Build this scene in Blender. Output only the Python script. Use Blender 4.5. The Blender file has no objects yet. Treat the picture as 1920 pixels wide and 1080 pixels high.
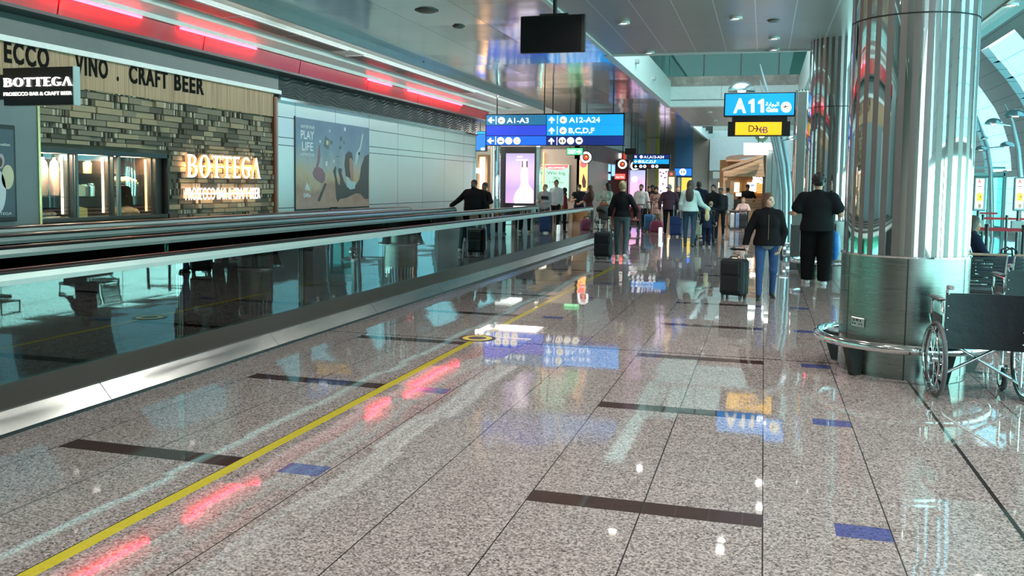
import bpy, math, random
import numpy as np
from mathutils import Vector, Matrix
random.seed(7)
R = math.radians
COL = bpy.context.scene.collection

# ---------------------------------------------------------------- camera
FPX, YAW, PITCH, ROLL, CYP, CAMH = 1653.68, .2771, .0696, .0135, 461.5, 1.656
fwd = np.array([-math.sin(YAW)*math.cos(PITCH), math.cos(YAW)*math.cos(PITCH), -math.sin(PITCH)])
_r = np.array([math.cos(YAW), math.sin(YAW), 0.]); _u = np.cross(_r, fwd)
camr = math.cos(ROLL)*_r + math.sin(ROLL)*_u
camu = -math.sin(ROLL)*_r + math.cos(ROLL)*_u
CAMP = np.array([0., 0., CAMH])
cam = bpy.data.cameras.new('camera'); camo = bpy.data.objects.new('camera', cam); COL.objects.link(camo)
cam.sensor_fit = 'HORIZONTAL'; cam.sensor_width = 36; cam.lens = FPX/1920*36
cam.shift_y = -(540-CYP)/1920; cam.clip_start = .05; cam.clip_end = 500
camo.matrix_world = Matrix(((camr[0], camu[0], -fwd[0], 0), (camr[1], camu[1], -fwd[1], 0), (camr[2], camu[2], -fwd[2], CAMH), (0, 0, 0, 1)))
bpy.context.scene.camera = camo
def _ray(x, y): return fwd + camr*(x-960)/FPX - camu*(y-CYP)/FPX
def onz(x, y, z=0.): d = _ray(x, y); return CAMP + d*(z-CAMH)/d[2]     # point of a plane seen at a pixel
def onx(x, y, X): d = _ray(x, y); return CAMP + d*X/d[0]
def ony(x, y, Y): d = _ray(x, y); return CAMP + d*Y/d[1]

# ---------------------------------------------------------------- world, light, exposure
sc = bpy.context.scene
W = bpy.data.worlds.new('world'); sc.world = W; W.use_nodes = True
bgn = W.node_tree.nodes['Background']; bgn.inputs[0].default_value = (.66, .94, 1, 1); bgn.inputs[1].default_value = 1.4
sc.view_settings.view_transform = 'Standard'; sc.view_settings.look = 'None'
sc.view_settings.gamma = 1; sc.view_settings.use_curve_mapping = False
sc.view_settings.exposure = 0.52
sc.cycles.use_denoising = True
sc.cycles.max_bounces = 8; sc.cycles.diffuse_bounces = 3; sc.cycles.glossy_bounces = 5
sc.cycles.transparent_max_bounces = 16; sc.cycles.caustics_reflective = False; sc.cycles.caustics_refractive = False
sc.cycles.sample_clamp_indirect = 4
WINDOW_E = 1.5; GLAZING_E = 7; SKYLIGHT_E = 5.; DOWN_W = 150
def area_lamp(name, loc, sx, sy, watt, color=(1, .95, .88), rot=(0, 0, 0)):
    l = bpy.data.lights.new(name, 'AREA'); l.shape = 'RECTANGLE'; l.size = sx; l.size_y = sy; l.energy = watt; l.color = color
    o = bpy.data.objects.new(name, l); o.location = loc; o.rotation_euler = rot; COL.objects.link(o); return o

# unseen fill lamps added to brighten the left wall and the far shops
for yy in (1., 9.5, 18., 26.): area_lamp('cove_fill_light', (-7.58, yy, 4.27), .06, 8., 44, (.90, 1, .97), (0, R(55), 0))
for xx, yy, w_ in ((-9.6, 33.3, 120), (-12, 34, 220), (-9.5, 48, 160)): area_lamp('far_fill_light', (xx, yy, 4.2), 2.4, 2.4, w_, (1, .86, .74))

# ---------------------------------------------------------------- materials
def nt_of(m):
    m.use_nodes = True; return m.node_tree
class N:
    def __init__(s, m): s.m = m; s.t = nt_of(m); s.n = s.t.nodes; s.b = s.n['Principled BSDF']
    def add(s, ty, **k):
        n = s.n.new(ty)
        for a, v in k.items(): setattr(n, a, v)
        return n
    def link(s, a, b): s.t.links.new(a, b)
    def val(s, sock, v):
        if hasattr(v, 'is_linked'): s.link(v, sock)
        else: sock.default_value = v
    def math(s, op, a, b=0., c=None):
        n = s.add('ShaderNodeMath', operation=op); s.val(n.inputs[0], a); s.val(n.inputs[1], b)
        if c is not None: s.val(n.inputs[2], c)
        return n.outputs[0]
    def mix(s, f, a, b):
        n = s.add('ShaderNodeMix', data_type='RGBA'); s.val(n.inputs[0], f)
        for i, v in ((6, a), (7, b)):
            if hasattr(v, 'is_linked'): s.link(v, n.inputs[i])
            else: n.inputs[i].default_value = (*v[:3], 1)
        return n.outputs[2]
    def coord(s):
        tc = s.add('ShaderNodeTexCoord'); sp = s.add('ShaderNodeSeparateXYZ'); s.link(tc.outputs['Object'], sp.inputs[0])
        return tc.outputs['Object'], sp.outputs[0], sp.outputs[1], sp.outputs[2]
    def noise(s, co, scale, detail=3., rough=.6):
        n = s.add('ShaderNodeTexNoise'); s.link(co, n.inputs['Vector']); n.inputs['Scale'].default_value = scale
        n.inputs['Detail'].default_value = detail; n.inputs['Roughness'].default_value = rough; return n.outputs[0]
    def ramp(s, f, stops):
        n = s.add('ShaderNodeValToRGB'); s.link(f, n.inputs[0]); e = n.color_ramp.elements
        while len(e) < len(stops): e.new(.5)
        for i, (p, c) in enumerate(stops): e[i].position = p; e[i].color = (*c[:3], 1)
        return n.outputs[0]
    def gridline(s, x, period, off, width):      # 1 on lines every period
        a = s.math('SUBTRACT', x, off - period*400); a = s.math('MODULO', a, period)
        a = s.math('PINGPONG', a, period/2); return s.math('LESS_THAN', a, width/2)
    def lines(s, x, ps, width):
        r = None
        for p in ps:
            c = s.math('COMPARE', x, p, width/2); r = c if r is None else s.math('MAXIMUM', r, c)
        return r
    def base(s, c): s.val(s.b.inputs['Base Color'], c if hasattr(c, 'is_linked') else (*c[:3], 1))
    def bump(s, h, strength=.3, dist=.01):
        n = s.add('ShaderNodeBump'); n.inputs['Strength'].default_value = strength; n.inputs['Distance'].default_value = dist
        s.link(h, n.inputs['Height']); s.link(n.outputs[0], s.b.inputs['Normal'])
MC = {}
def mat(name, c, rough=.5, metal=0., em=0., var=.12, scale=6., bump=0., bscale=60., coat=0., emc=None, spec=.5, aniso=0.):
    if name in MC: return MC[name]
    m = bpy.data.materials.new(name); k = N(m); co, x, y, z = k.coord()
    f = k.noise(co, scale)
    lo = [max(0, v*(1-var)) for v in c]; hi = [min(1, v*(1+var)) for v in c]
    k.base(k.mix(f, lo, hi))
    k.b.inputs['Roughness'].default_value = rough; k.b.inputs['Metallic'].default_value = metal
    k.b.inputs['Specular IOR Level'].default_value = spec; k.b.inputs['Coat Weight'].default_value = coat
    k.b.inputs['Anisotropic'].default_value = aniso
    if em:
        k.b.inputs['Emission Color'].default_value = (*(emc or c)[:3], 1); k.b.inputs['Emission Strength'].default_value = em
    if bump: k.bump(k.noise(co, bscale, 4.), bump, .01)
    MC[name] = m; return m
def glass_mat(name, tint, refl=1.0, rough=.01, ior=1.5):
    if name in MC: return MC[name]
    m = bpy.data.materials.new(name); t = nt_of(m); t.nodes.clear()
    o = t.nodes.new('ShaderNodeOutputMaterial'); mx = t.nodes.new('ShaderNodeMixShader'); tr = t.nodes.new('ShaderNodeBsdfTransparent')
    gl = t.nodes.new('ShaderNodeBsdfGlossy'); fr = t.nodes.new('ShaderNodeFresnel'); ml = t.nodes.new('ShaderNodeMath')
    no = t.nodes.new('ShaderNodeTexNoise'); bp = t.nodes.new('ShaderNodeBump'); tc = t.nodes.new('ShaderNodeTexCoord')
    t.links.new(tc.outputs['Object'], no.inputs['Vector']); no.inputs['Scale'].default_value = .8
    bp.inputs['Strength'].default_value = .06; bp.inputs['Distance'].default_value = .02
    t.links.new(no.outputs[0], bp.inputs['Height']); t.links.new(bp.outputs[0], gl.inputs['Normal'])
    tr.inputs[0].default_value = (*tint, 1); gl.inputs['Roughness'].default_value = rough; gl.inputs[0].default_value = (.9, 1, .98, 1)
    fr.inputs[0].default_value = ior; ml.operation = 'MULTIPLY'; ml.use_clamp = True; ml.inputs[1].default_value = refl
    t.links.new(fr.outputs[0], ml.inputs[0]); t.links.new(ml.outputs[0], mx.inputs[0]); t.links.new(tr.outputs[0], mx.inputs[1])
    t.links.new(gl.outputs[0], mx.inputs[2]); t.links.new(mx.outputs[0], o.inputs[0])
    MC[name] = m; return m

# ---------------------------------------------------------------- mesh builder
class MB:
    def __init__(s): s.v = []; s.f = []; s.m = []; s.M = None
    def _add(s, vs, fs, mi=0):
        b = len(s.v)
        if s.M is not None: vs = [tuple(s.M @ Vector(v)) for v in vs]
        s.v += [tuple(map(float, v)) for v in vs]; s.f += [tuple(b+i for i in f) for f in fs]; s.m += [mi]*len(fs)
        return s
    def box(s, a, b, mi=0, bev=0.):
        x0, y0, z0 = [min(p, q) for p, q in zip(a, b)]; x1, y1, z1 = [max(p, q) for p, q in zip(a, b)]
        if not bev:
            vs = [(x0,y0,z0),(x1,y0,z0),(x1,y1,z0),(x0,y1,z0),(x0,y0,z1),(x1,y0,z1),(x1,y1,z1),(x0,y1,z1)]
            return s._add(vs, [(0,3,2,1),(4,5,6,7),(0,1,5,4),(1,2,6,5),(2,3,7,6),(3,0,4,7)], mi)
        e = min(bev, (x1-x0)/2.01, (y1-y0)/2.01, (z1-z0)/2.01); vs = []; ix = {}
        X = (x0, x1); Y = (y0, y1); Z = (z0, z1)
        for i in (0, 1):
            for j in (0, 1):
                for k in (0, 1):
                    sx, sy, sz = (1-2*i)*e, (1-2*j)*e, (1-2*k)*e
                    ix[i,j,k] = len(vs); vs += [(X[i], Y[j]+sy, Z[k]+sz), (X[i]+sx, Y[j], Z[k]+sz), (X[i]+sx, Y[j]+sy, Z[k])]
        fs = []
        for i in (0, 1):
            q = [ix[i,0,0], ix[i,1,0], ix[i,1,1], ix[i,0,1]]; fs.append(q if i else q[::-1])
            q = [ix[0,i,0]+1, ix[1,i,0]+1, ix[1,i,1]+1, ix[0,i,1]+1]; fs.append(q[::-1] if i else q)
            q = [ix[0,0,i]+2, ix[1,0,i]+2, ix[1,1,i]+2, ix[0,1,i]+2]; fs.append(q if i else q[::-1])
        for j in (0, 1):
            for k in (0, 1):
                a0, a1 = ix[0,j,k], ix[1,j,k]; q = [a0+1, a1+1, a1+2, a0+2]; fs.append(q if (j == 0) != (k == 0) else q[::-1])
                a0, a1 = ix[j,0,k], ix[j,1,k]; q = [a0, a1, a1+2, a0+2]; fs.append(q[::-1] if (j == 0) != (k == 0) else q)
                a0, a1 = ix[j,k,0], ix[j,k,1]; q = [a0, a1, a1+1, a0+1]; fs.append(q if (j == 0) != (k == 0) else q[::-1])
        for (i, j, k), b in ix.items():
            q = [b, b+1, b+2]; fs.append(q if (i+j+k) % 2 == 0 else q[::-1])
        return s._add(vs, fs, mi)
    def quad(s, a, b, c, d, mi=0): return s._add([a, b, c, d], [(0, 1, 2, 3)], mi)
    def tube(s, pts, r, n=10, mi=0, closed=False):
        P = [Vector(p) for p in pts]; m = len(P); rs = r if hasattr(r, '__len__') else [r]*m
        vs = []; prev = None
        for i, p in enumerate(P):
            a = P[i-1] if (i or closed) else p; b = P[(i+1) % m] if (i < m-1 or closed) else p
            t = (b-a).normalized()
            if prev is None:
                up = Vector((0, 0, 1)) if abs(t.z) < .9 else Vector((1, 0, 0)); u = t.cross(up).normalized()
            else: u = (prev - t*prev.dot(t)).normalized()
            prev = u; w = t.cross(u)
            vs += [p + (u*math.cos(q)+w*math.sin(q))*rs[i] for q in [2*math.pi*k/n for k in range(n)]]
        fs = []
        for i in range(m if closed else m-1):
            j = (i+1) % m
            for k in range(n): fs.append((i*n+k, i*n+(k+1) % n, j*n+(k+1) % n, j*n+k))
        if not closed: fs += [tuple(range(n))[::-1], tuple((m-1)*n+k for k in range(n))]
        return s._add(vs, fs, mi)
    def cyl(s, a, b, r, n=16, mi=0, r2=None): return s.tube([a, b], [r, r if r2 is None else r2], n, mi)
    def lathe(s, prof, c=(0, 0, 0), n=24, mi=0, axis=None):   # prof: (radius, height)
        vs = []; fs = []
        for r, h in prof:
            for k in range(n): q = 2*math.pi*k/n; vs.append((c[0]+r*math.cos(q), c[1]+r*math.sin(q), c[2]+h))
        for i in range(len(prof)-1):
            for k in range(n): fs.append((i*n+k, i*n+(k+1) % n, (i+1)*n+(k+1) % n, (i+1)*n+k))
        return s._add(vs, fs, mi)
    def ell(s, c, r, n=16, m=10, mi=0, rot=None):
        vs = []; fs = []
        for i in range(m+1):
            t = math.pi*i/m
            for k in range(n):
                q = 2*math.pi*k/n; p = Vector((r[0]*math.sin(t)*math.cos(q), r[1]*math.sin(t)*math.sin(q), -r[2]*math.cos(t)))
                if rot is not None: p = rot @ p
                vs.append(p+Vector(c))
        for i in range(m):
            for k in range(n): fs.append((i*n+k, i*n+(k+1) % n, (i+1)*n+(k+1) % n, (i+1)*n+k))
        return s._add(vs, fs, mi)
    def torus(s, c, R_, r, ax='z', n=40, k=10, mi=0):
        pts = []
        for i in range(n):
            q = 2*math.pi*i/n; a, b = R_*math.cos(q), R_*math.sin(q)
            p = {'z': (a, b, 0), 'x': (0, a, b), 'y': (a, 0, b)}[ax]; pts.append((c[0]+p[0], c[1]+p[1], c[2]+p[2]))
        return s.tube(pts, r, k, mi, True)
    def prism(s, poly, o, u, v, depth, mi=0, mside=None):    # polygon (a,b) in the plane o + a u + b v, thick along u x v
        o, u, v = Vector(o), Vector(u), Vector(v); w = u.cross(v).normalized()*depth; n = len(poly)
        vs = [o+u*a+v*b for a, b in poly]; vs += [p+w for p in vs]
        s._add(vs, [tuple(range(n))[::-1], tuple(range(n, 2*n))], mi)
        b = len(s.v)-2*n; ms = mi if mside is None else mside
        s.f += [(b+i, b+(i+1) % n, b+n+(i+1) % n, b+n+i) for i in range(n)]; s.m += [ms]*n
        return s
    def build(s, name, mats, parent=None, smooth=False, loc=None):
        me = bpy.data.meshes.new(name); me.from_pydata(s.v, [], s.f)
        mats = mats if isinstance(mats, (list, tuple)) else [mats]
        for x in mats: me.materials.append(x)
        if len(mats) > 1: me.polygons.foreach_set('material_index', s.m)
        if smooth:
            me.polygons.foreach_set('use_smooth', [True]*len(me.polygons))
            try: me.set_sharp_from_angle(angle=R(40))
            except Exception: pass
        me.update(); o = bpy.data.objects.new(name, me); COL.objects.link(o)
        if parent is not None: o.parent = parent
        if loc is not None: o.location = loc
        return o
def tag(o, label, cat, group=None, kind=None):
    o['label'] = label; o['category'] = cat
    if group: o['group'] = group
    if kind: o['kind'] = kind
    return o
def thing(name, label, cat, loc=(0, 0, 0), rz=0., group=None):
    o = bpy.data.objects.new(name, None); COL.objects.link(o); o.empty_display_size = .1
    o.location = loc; o.rotation_euler = (0, 0, rz); return tag(o, label, cat, group)
def part(o, label): o['label'] = label; return o
def struct(o, label=None, cat=None):
    o['kind'] = 'structure'
    if label: o['label'] = label
    if cat: o['category'] = cat
    return o
def dup(root, loc, rz=None, label=None):
    r = root.copy(); COL.objects.link(r); r.location = loc
    if rz is not None: r.rotation_euler = (0, 0, rz)
    if label: r['label'] = label
    for ch in list(root.children):
        c = ch.copy(); COL.objects.link(c); c.parent = r
        for g in list(ch.children):
            d = g.copy(); COL.objects.link(d); d.parent = c
    return r
def arc(c, r, a0, a1, n, z=None):
    return [(c[0]+r*math.cos(a0+(a1-a0)*i/n), c[1]+r*math.sin(a0+(a1-a0)*i/n)) for i in range(n+1)]
def text_mesh(body, mats, parent, name, o, u, v, cap, width=None, extrude=.006, bold=0., spacing=1., align='LEFT'):
    """lettering laid in the plane through o with reading direction u and up direction v; cap = capital height"""
    cu = bpy.data.curves.new('t', 'FONT'); cu.body = body; cu.size = 1; cu.space_character = spacing; cu.offset = bold; cu.resolution_u = 3
    to = bpy.data.objects.new('t', cu); COL.objects.link(to)
    dg = bpy.context.evaluated_depsgraph_get(); dg.update()
    me = bpy.data.meshes.new_from_object(to.evaluated_get(dg)); bpy.data.objects.remove(to)
    me.name = name; n = len(me.vertices); co = np.zeros(n*3); me.vertices.foreach_get('co', co); co = co.reshape(-1, 3)
    s = cap/.69; x0, x1 = co[:, 0].min(), co[:, 0].max()
    sx = s if width is None else width/(x1-x0)
    a = (co[:, 0]-x0)*sx
    if align == 'CENTER': a -= (x1-x0)*sx/2
    b = co[:, 1]*s
    o = np.array(o); u = np.array(u, float); v = np.array(v, float); w = np.cross(u, v)
    p = o + a[:, None]*u + b[:, None]*v
    # solid letters: front face set forward, back at the plane
    q = p + w*extrude
    fs = [tuple(pl.vertices) for pl in me.polygons]
    from collections import Counter
    ed = Counter(); od = {}
    for f in fs:
        for i in range(len(f)):
            e = (f[i], f[(i+1) % len(f)]); k = tuple(sorted(e)); ed[k] += 1; od[k] = e
    side = [(od[k][1], od[k][0], od[k][0]+n, od[k][1]+n) for k, c in ed.items() if c == 1]
    mb = MB(); mb.v = [tuple(t) for t in np.concatenate([p, q])]
    flip = sum(pl.normal.z for pl in me.polygons) < 0
    mb.f = [tuple(i+n for i in (f[::-1] if flip else f)) for f in fs] + [tuple(e) for e in side]; mb.m = [0]*len(mb.f)
    bpy.data.meshes.remove(me); 
    return mb.build(name, mats, parent)
def settle(root):
    """parts were modelled in world coordinates: bring them into the frame of the thing's base"""
    M = (Matrix.Translation(root.location) @ root.rotation_euler.to_matrix().to_4x4()).inverted()
    done = set()
    def go(o):
        for ch in o.children:
            if ch.type == 'MESH' and ch.data.name not in done: ch.data.transform(M); done.add(ch.data.name)
            go(ch)
    go(root); return root

# ================================================================ common materials
STEEL = mat('brushed steel', (.45, .49, .48), .24, 1, var=.08, bump=.05, bscale=40, aniso=.4)
POLISH = mat('polished steel', (.78, .80, .80), .09, 1, var=.04)
CHROME = mat('mirror chrome', (.86, .87, .87), .03, 1, var=.02)
BLACK = mat('black satin', (.012, .012, .013), .35)
RUBBER = mat('black rubber', (.01, .01, .01), .3)
DARK = mat('dark grey metal', (.05, .055, .055), .35, .6)
WHITE = mat('white paint', (.78, .82, .80), .4)
TEALW = mat('pale panel', (.72, .82, .80), .35)
GREYP = mat('grey paint', (.38, .43, .42), .45)
BEIGE = mat('beige panel', (.52, .44, .37), .45)
BLUEGLASS = glass_mat('teal glass', (.55, .85, .80), 1.2)
LEDW = mat('white lamp', (1, .96, .9), .5, em=6, var=0)
LEDWARM = mat('warm lamp', (1, .72, .42), .5, em=7, var=0)

# ================================================================ floor
TX, TY, FX0, FY0 = .6, .4148, .045, 4.56
def floor_mat(name, cols, speck):
    m = bpy.data.materials.new(name); k = N(m); co, x, y, z = k.coord()
    v = k.add('ShaderNodeTexVoronoi'); k.link(co, v.inputs['Vector']); v.inputs['Scale'].default_value = 105
    sp = k.add('ShaderNodeSeparateColor'); k.link(v.outputs['Color'], sp.inputs[0])
    c = k.ramp(sp.outputs[0], [(0, cols[0]), (.22, cols[1]), (.6, cols[2]), (.9, cols[3])])
    big = k.noise(co, 1.3, 2.); c = k.mix(k.math('MULTIPLY', big, .35), c, [q*.8 for q in cols[2]])
    gx = k.gridline(x, TX, FX0, .007); gy = k.gridline(y, TY, FY0, .0035)
    sl = k.math('MAXIMUM', k.math('MULTIPLY', gy, .55), gx)
    sl = k.math('MAXIMUM', sl, k.lines(x, [1.255], .022)); sl = k.math('MAXIMUM', sl, k.math('MULTIPLY', k.lines(y, [8.83], .03), k.math('LESS_THAN', x, 2.4)))
    if speck: c = k.mix(sl, c, (.03, .028, .027))
    k.base(c)
    # every tile lies a hair out of level
    fx = k.math('FLOOR', k.math('DIVIDE', k.math('SUBTRACT', x, FX0), TX)); fy = k.math('FLOOR', k.math('DIVIDE', k.math('SUBTRACT', y, FY0), TY))
    cb = k.add('ShaderNodeCombineXYZ'); k.link(fx, cb.inputs[0]); k.link(fy, cb.inputs[1])
    wn = k.add('ShaderNodeTexWhiteNoise'); k.link(cb.outputs[0], wn.inputs['Vector'])
    va = k.add('ShaderNodeVectorMath', operation='MULTIPLY_ADD'); k.link(wn.outputs['Color'], va.inputs[0])
    va.inputs[1].default_value = (.007, .007, 0); va.inputs[2].default_value = (-.0035, -.0035, 0)
    ge = k.add('ShaderNodeNewGeometry'); vb = k.add('ShaderNodeVectorMath', operation='ADD'); k.link(ge.outputs['Normal'], vb.inputs[0]); k.link(va.outputs[0], vb.inputs[1])
    nn = k.add('ShaderNodeVectorMath', operation='NORMALIZE'); k.link(vb.outputs[0], nn.inputs[0]); k.link(nn.outputs[0], k.b.inputs['Normal'])
    k.b.inputs['Roughness'].default_value = .035; k.b.inputs['IOR'].default_value = 1.62
    k.b.inputs['Specular IOR Level'].default_value = .6
    return m
GRAN = floor_mat('speckled granite', [(.045, .038, .037), (.205, .173, .165), (.355, .31, .298), (.54, .49, .47)], True)
BROWN = floor_mat('dark brown granite', [(.035, .02, .018), (.05, .028, .025), (.06, .034, .03), (.075, .045, .04)], True)
BLUEG = floor_mat('blue granite', [(.03, .035, .09), (.07, .085, .24), (.09, .11, .30), (.12, .14, .34)], True)
YELL = floor_mat('yellow line', [(.55, .47, .03), (.60, .52, .05), (.62, .53, .05), (.66, .56, .07)], False)
xs = [-14, -4.156, -2.956, -2.952, -2.874, -2.632, -2.372, -1.156, .044, .385, .645, 14]
ys = [-7.]; D5 = 5*TY; k = -5
while FY0 + k*D5 < 74: ys += [FY0+k*D5-.172, FY0+k*D5]; k += 1
ys += [18.0, 78.]; ys = sorted(ys); fm = MB(); bandset = {round(FY0+q*D5, 3) for q in range(-6, 40)}
for j in range(len(ys)-1):
    ya, yb = ys[j], ys[j+1]; ym = (ya+yb)/2; band = round(yb, 3) in bandset and yb-ya < .2
    for i in range(len(xs)-1):
        xa, xb = xs[i], xs[i+1]; xm = (xa+xb)/2; mi = 0
        if band and (-1.156 < xm < .044 or -4.156 < xm < -2.956): mi = 1
        if band and (-2.632 < xm < -2.372 or .385 < xm < .645): mi = 2
        if -2.952 < xm < -2.874 and ym < 18: mi = 3
        fm.quad((xa, ya, 0), (xb, ya, 0), (xb, yb, 0), (xa, yb, 0), mi)
struct(fm.build('floor', [GRAN, BROWN, BLUEG, YELL]), 'polished speckled granite floor with brown and blue inlays', 'floor')

# ================================================================ ceilings
def ceil_mat():
    m = bpy.data.materials.new('grey ceiling panels'); k = N(m); co, x, y, z = k.coord()
    f = k.noise(co, .8); c = k.mix(f, (.33, .325, .315), (.42, .415, .405))
    c = k.mix(k.gridline(y, 2.4, 1.1, .012), c, (.12, .12, .12))
    c = k.mix(k.gridline(x, .6, -2.62, .014), c, (.75, .76, .75))
    k.base(c); k.b.inputs['Roughness'].default_value = .32; k.b.inputs['Metallic'].default_value = .35; return m
CEIL = ceil_mat()
def gloss_mat():
    m = bpy.data.materials.new('glossy metal ceiling'); k = N(m); co, x, y, z = k.coord()
    f = k.noise(co, .6); c = k.mix(f, (.50, .52, .51), (.62, .64, .63))
    ln = k.math('MAXIMUM', k.lines(x, [-7.07, -5.85, -4.65], .016), k.gridline(y, 1.65, 13.0, .012))
    c = k.mix(ln, c, (.07, .075, .075)); k.base(c)
    k.b.inputs['Roughness'].default_value = .13; k.b.inputs['Metallic'].default_value = .8
    fx = k.math('FLOOR', k.math('DIVIDE', k.math('ADD', x, 7.07), 1.21)); fy = k.math('FLOOR', k.math('DIVIDE', k.math('SUBTRACT', y, 13.0), 1.65))
    cb = k.add('ShaderNodeCombineXYZ'); k.link(fx, cb.inputs[0]); k.link(fy, cb.inputs[1])
    wn = k.add('ShaderNodeTexWhiteNoise'); k.link(cb.outputs[0], wn.inputs['Vector'])
    va = k.add('ShaderNodeVectorMath', operation='MULTIPLY_ADD'); k.link(wn.outputs['Color'], va.inputs[0])
    va.inputs[1].default_value = (.03, .03, 0); va.inputs[2].default_value = (-.015, -.015, 0)
    bp = k.add('ShaderNodeBump'); bp.inputs['Strength'].default_value = .12; bp.inputs['Distance'].default_value = .05; k.link(k.noise(co, 1.1, 1.), bp.inputs['Height'])
    vb = k.add('ShaderNodeVectorMath', operation='ADD'); k.link(bp.outputs[0], vb.inputs[0]); k.link(va.outputs[0], vb.inputs[1])
    nn = k.add('ShaderNodeVectorMath', operation='NORMALIZE'); k.link(vb.outputs[0], nn.inputs[0]); k.link(nn.outputs[0], k.b.inputs['Normal'])
    return m
GLOSS = gloss_mat()
ZC = 4.4; V0, V1 = 18.65, 30.8; W0, W1 = 40.5, 57.
mb = MB()
for a, b in ((-7, V0), (V1, W0), (W1, 78)): mb.box((-3.2, a, ZC), (3.3, b, ZC+.35))
mb.box((1.0, V0, ZC), (3.3, V1, ZC+.35)); mb.box((1.6, W0, ZC), (3.3, W1, ZC+.35))
struct(mb.build('ceiling', CEIL), 'flat grey panelled ceiling over the concourse', 'ceiling')
mb = MB(); mb.box((-7.5, -7, ZC-.001), (-3.2, 78, ZC+.35))
struct(mb.build('ceiling', GLOSS), 'glossy metal ceiling strip over the moving walkways', 'ceiling')
mb = MB()      # lowered edge of the flat ceiling on the gate side and thin rail
mb.box((3.3, -7, ZC-.02), (3.36, 78, ZC+.4)); mb.box((-3.24, -7, ZC-.035), (-3.16, V0, ZC+.01)); mb.box((-3.2, V0-.12, ZC-.03), (1.0, V0, ZC+.5))
struct(mb.build('trim_1', WHITE), 'thin pale edge trim of the flat ceiling', 'trim')
# cove over the left wall: stepped plaster profile
cov = [(-7.5, 4.4), (-8.2, 4.4), (-8.25, 4.36), (-8.72, 4.36), (-8.78, 4.40), (-9.0, 4.40), (-9.06, 4.33), (-9.36, 4.27), (-9.40, 4.205), (-9.5, 4.205), (-9.5, 4.75), (-7.5, 4.75)]
mb = MB(); mb.prism([(a, b) for a, b in cov], (0, 30.6, 0), (1, 0, 0), (0, 0, 1), 37.6)
struct(mb.build('ceiling', TEALW), 'pale stepped cove above the red band', 'ceiling')
mb = MB(); mb.prism([(-7.5, 4.4), (-10.6, 4.2), (-10.6, 4.75), (-7.5, 4.75)], (0, 78, 0), (1, 0, 0), (0, 0, 1), 47.4)
struct(mb.build('ceiling', TEALW), 'pale cove ceiling over the far shops', 'ceiling')

struct(MB().box((-7.54, -3.5, 4.25), (-7.5, 30.4, ZC)).build('trim_11', mat('added strip grey', (.40, .43, .42), .3, .6)), 'added slim metal strip between glossy ceiling and cove, backing the fill lamps', 'trim')  # strip added so the cove fill lamps have a body
# opening to the upper level and its far edge
z1 = ony(1300, 162, V1)[2]; z2 = ony(1300, 144, V1)[2]; z3 = 6.6
mb = MB(); mb.box((-3.35, V0+.01, ZC-.012), (-3.17, V1-.02, 5.25)); mb.box((.97, V0+.01, ZC-.012), (1.15, V1-.02, 5.25))
mb.box((-3.35, V1-.06, ZC+.22), (1.6, V1+.3, z1)); mb.box((-3.35, V1-.14, ZC-.02), (1.2, V1+.3, ZC+.18)); mb.box((-1.5, V1-.064, ZC+.25), (-1.48, V1-.06, z1), 1)
for yy in (22.0, 25.5): mb.box((-3.17, yy, 4.70), (-3.09, yy+.25, 4.78), 1)
struct(mb.build('trim_2', [TEALW, GREYP]), 'pale fascia round the opening to the upper level', 'trim')
def marble():
    m = bpy.data.materials.new('brown marble'); k = N(m); co, x, y, z = k.coord()
    n = k.noise(co, 1.8, 6., .7); k.base(k.ramp(n, [(.3, (.20, .17, .14)), (.5, (.33, .29, .25)), (.62, (.50, .42, .34)), (.75, (.27, .25, .22))])); k.b.inputs['Roughness'].default_value = .15; return m
mb = MB(); mb.box((-3.35, V1-.09, z1), (1.6, V1+.25, z2)); struct(mb.build('trim_3', marble()), 'brown marble band under the upper level balustrade', 'trim')
bal = thing('glass_balustrade', 'teal glass balustrade on the marble band of the upper level', 'balustrade', (-1, V1+.1, z2))
for i in range(4):
    xa = -3.3+i*1.22; MB().box((xa, V1+.08, z2), (xa+1.18, V1+.1, z2+1.0)).build('glass_panel', BLUEGLASS, bal)
    MB().box((xa+1.18, V1+.05, z2), (xa+1.22, V1+.13, z2+1.02)).build('post', DARK, bal)
settle(bal)
bal2 = thing('glass_balustrade', 'dark glass balustrade along the left side of the ceiling opening', 'balustrade', (-3.28, 24, 5.25))
for i in range(6): MB().box((-3.29, V0+i*2.02, 5.25), (-3.27, V0+i*2.02+1.98, 6.25)).build('glass_panel', BLUEGLASS, bal2)
MB().box((-3.32, V0, 6.25), (-3.24, V1, 6.3)).build('handrail', DARK, bal2); settle(bal2)
UPW = mat('upper wall teal', (.22, .36, .36), .3)
mb = MB(); mb.box((-7, 37, 4.8), (4, 37.2, 8.6)); mb.box((-7, V0-2, 4.76), (-6.8, 37, 8.6)); mb.box((4, V0-2, 4.8), (4.2, 37, 8.6))
struct(mb.build('wall_upper', UPW), 'teal wall of the upper level', 'wall')
SKYL = mat('skylight glass', (.80, .97, 1), .4, em=SKYLIGHT_E, var=.03)  # unseen glowing panels, placed to light the openings from above
mb = MB()
for i in range(2): mb.box((-6.8, V0-1.8+i*3.2, 8.45), (4, V0+1.1+i*3.2, 8.5))
struct(MB().box((-7, V0-2, 8.5), (4.2, 37.2, 8.6)).build('ceiling', TEALW), 'pale roof slab of the upper level', 'ceiling')
struct(mb.build('window_20', SKYL), 'unseen roof lights placed to brighten the upper level', 'window')
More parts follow.
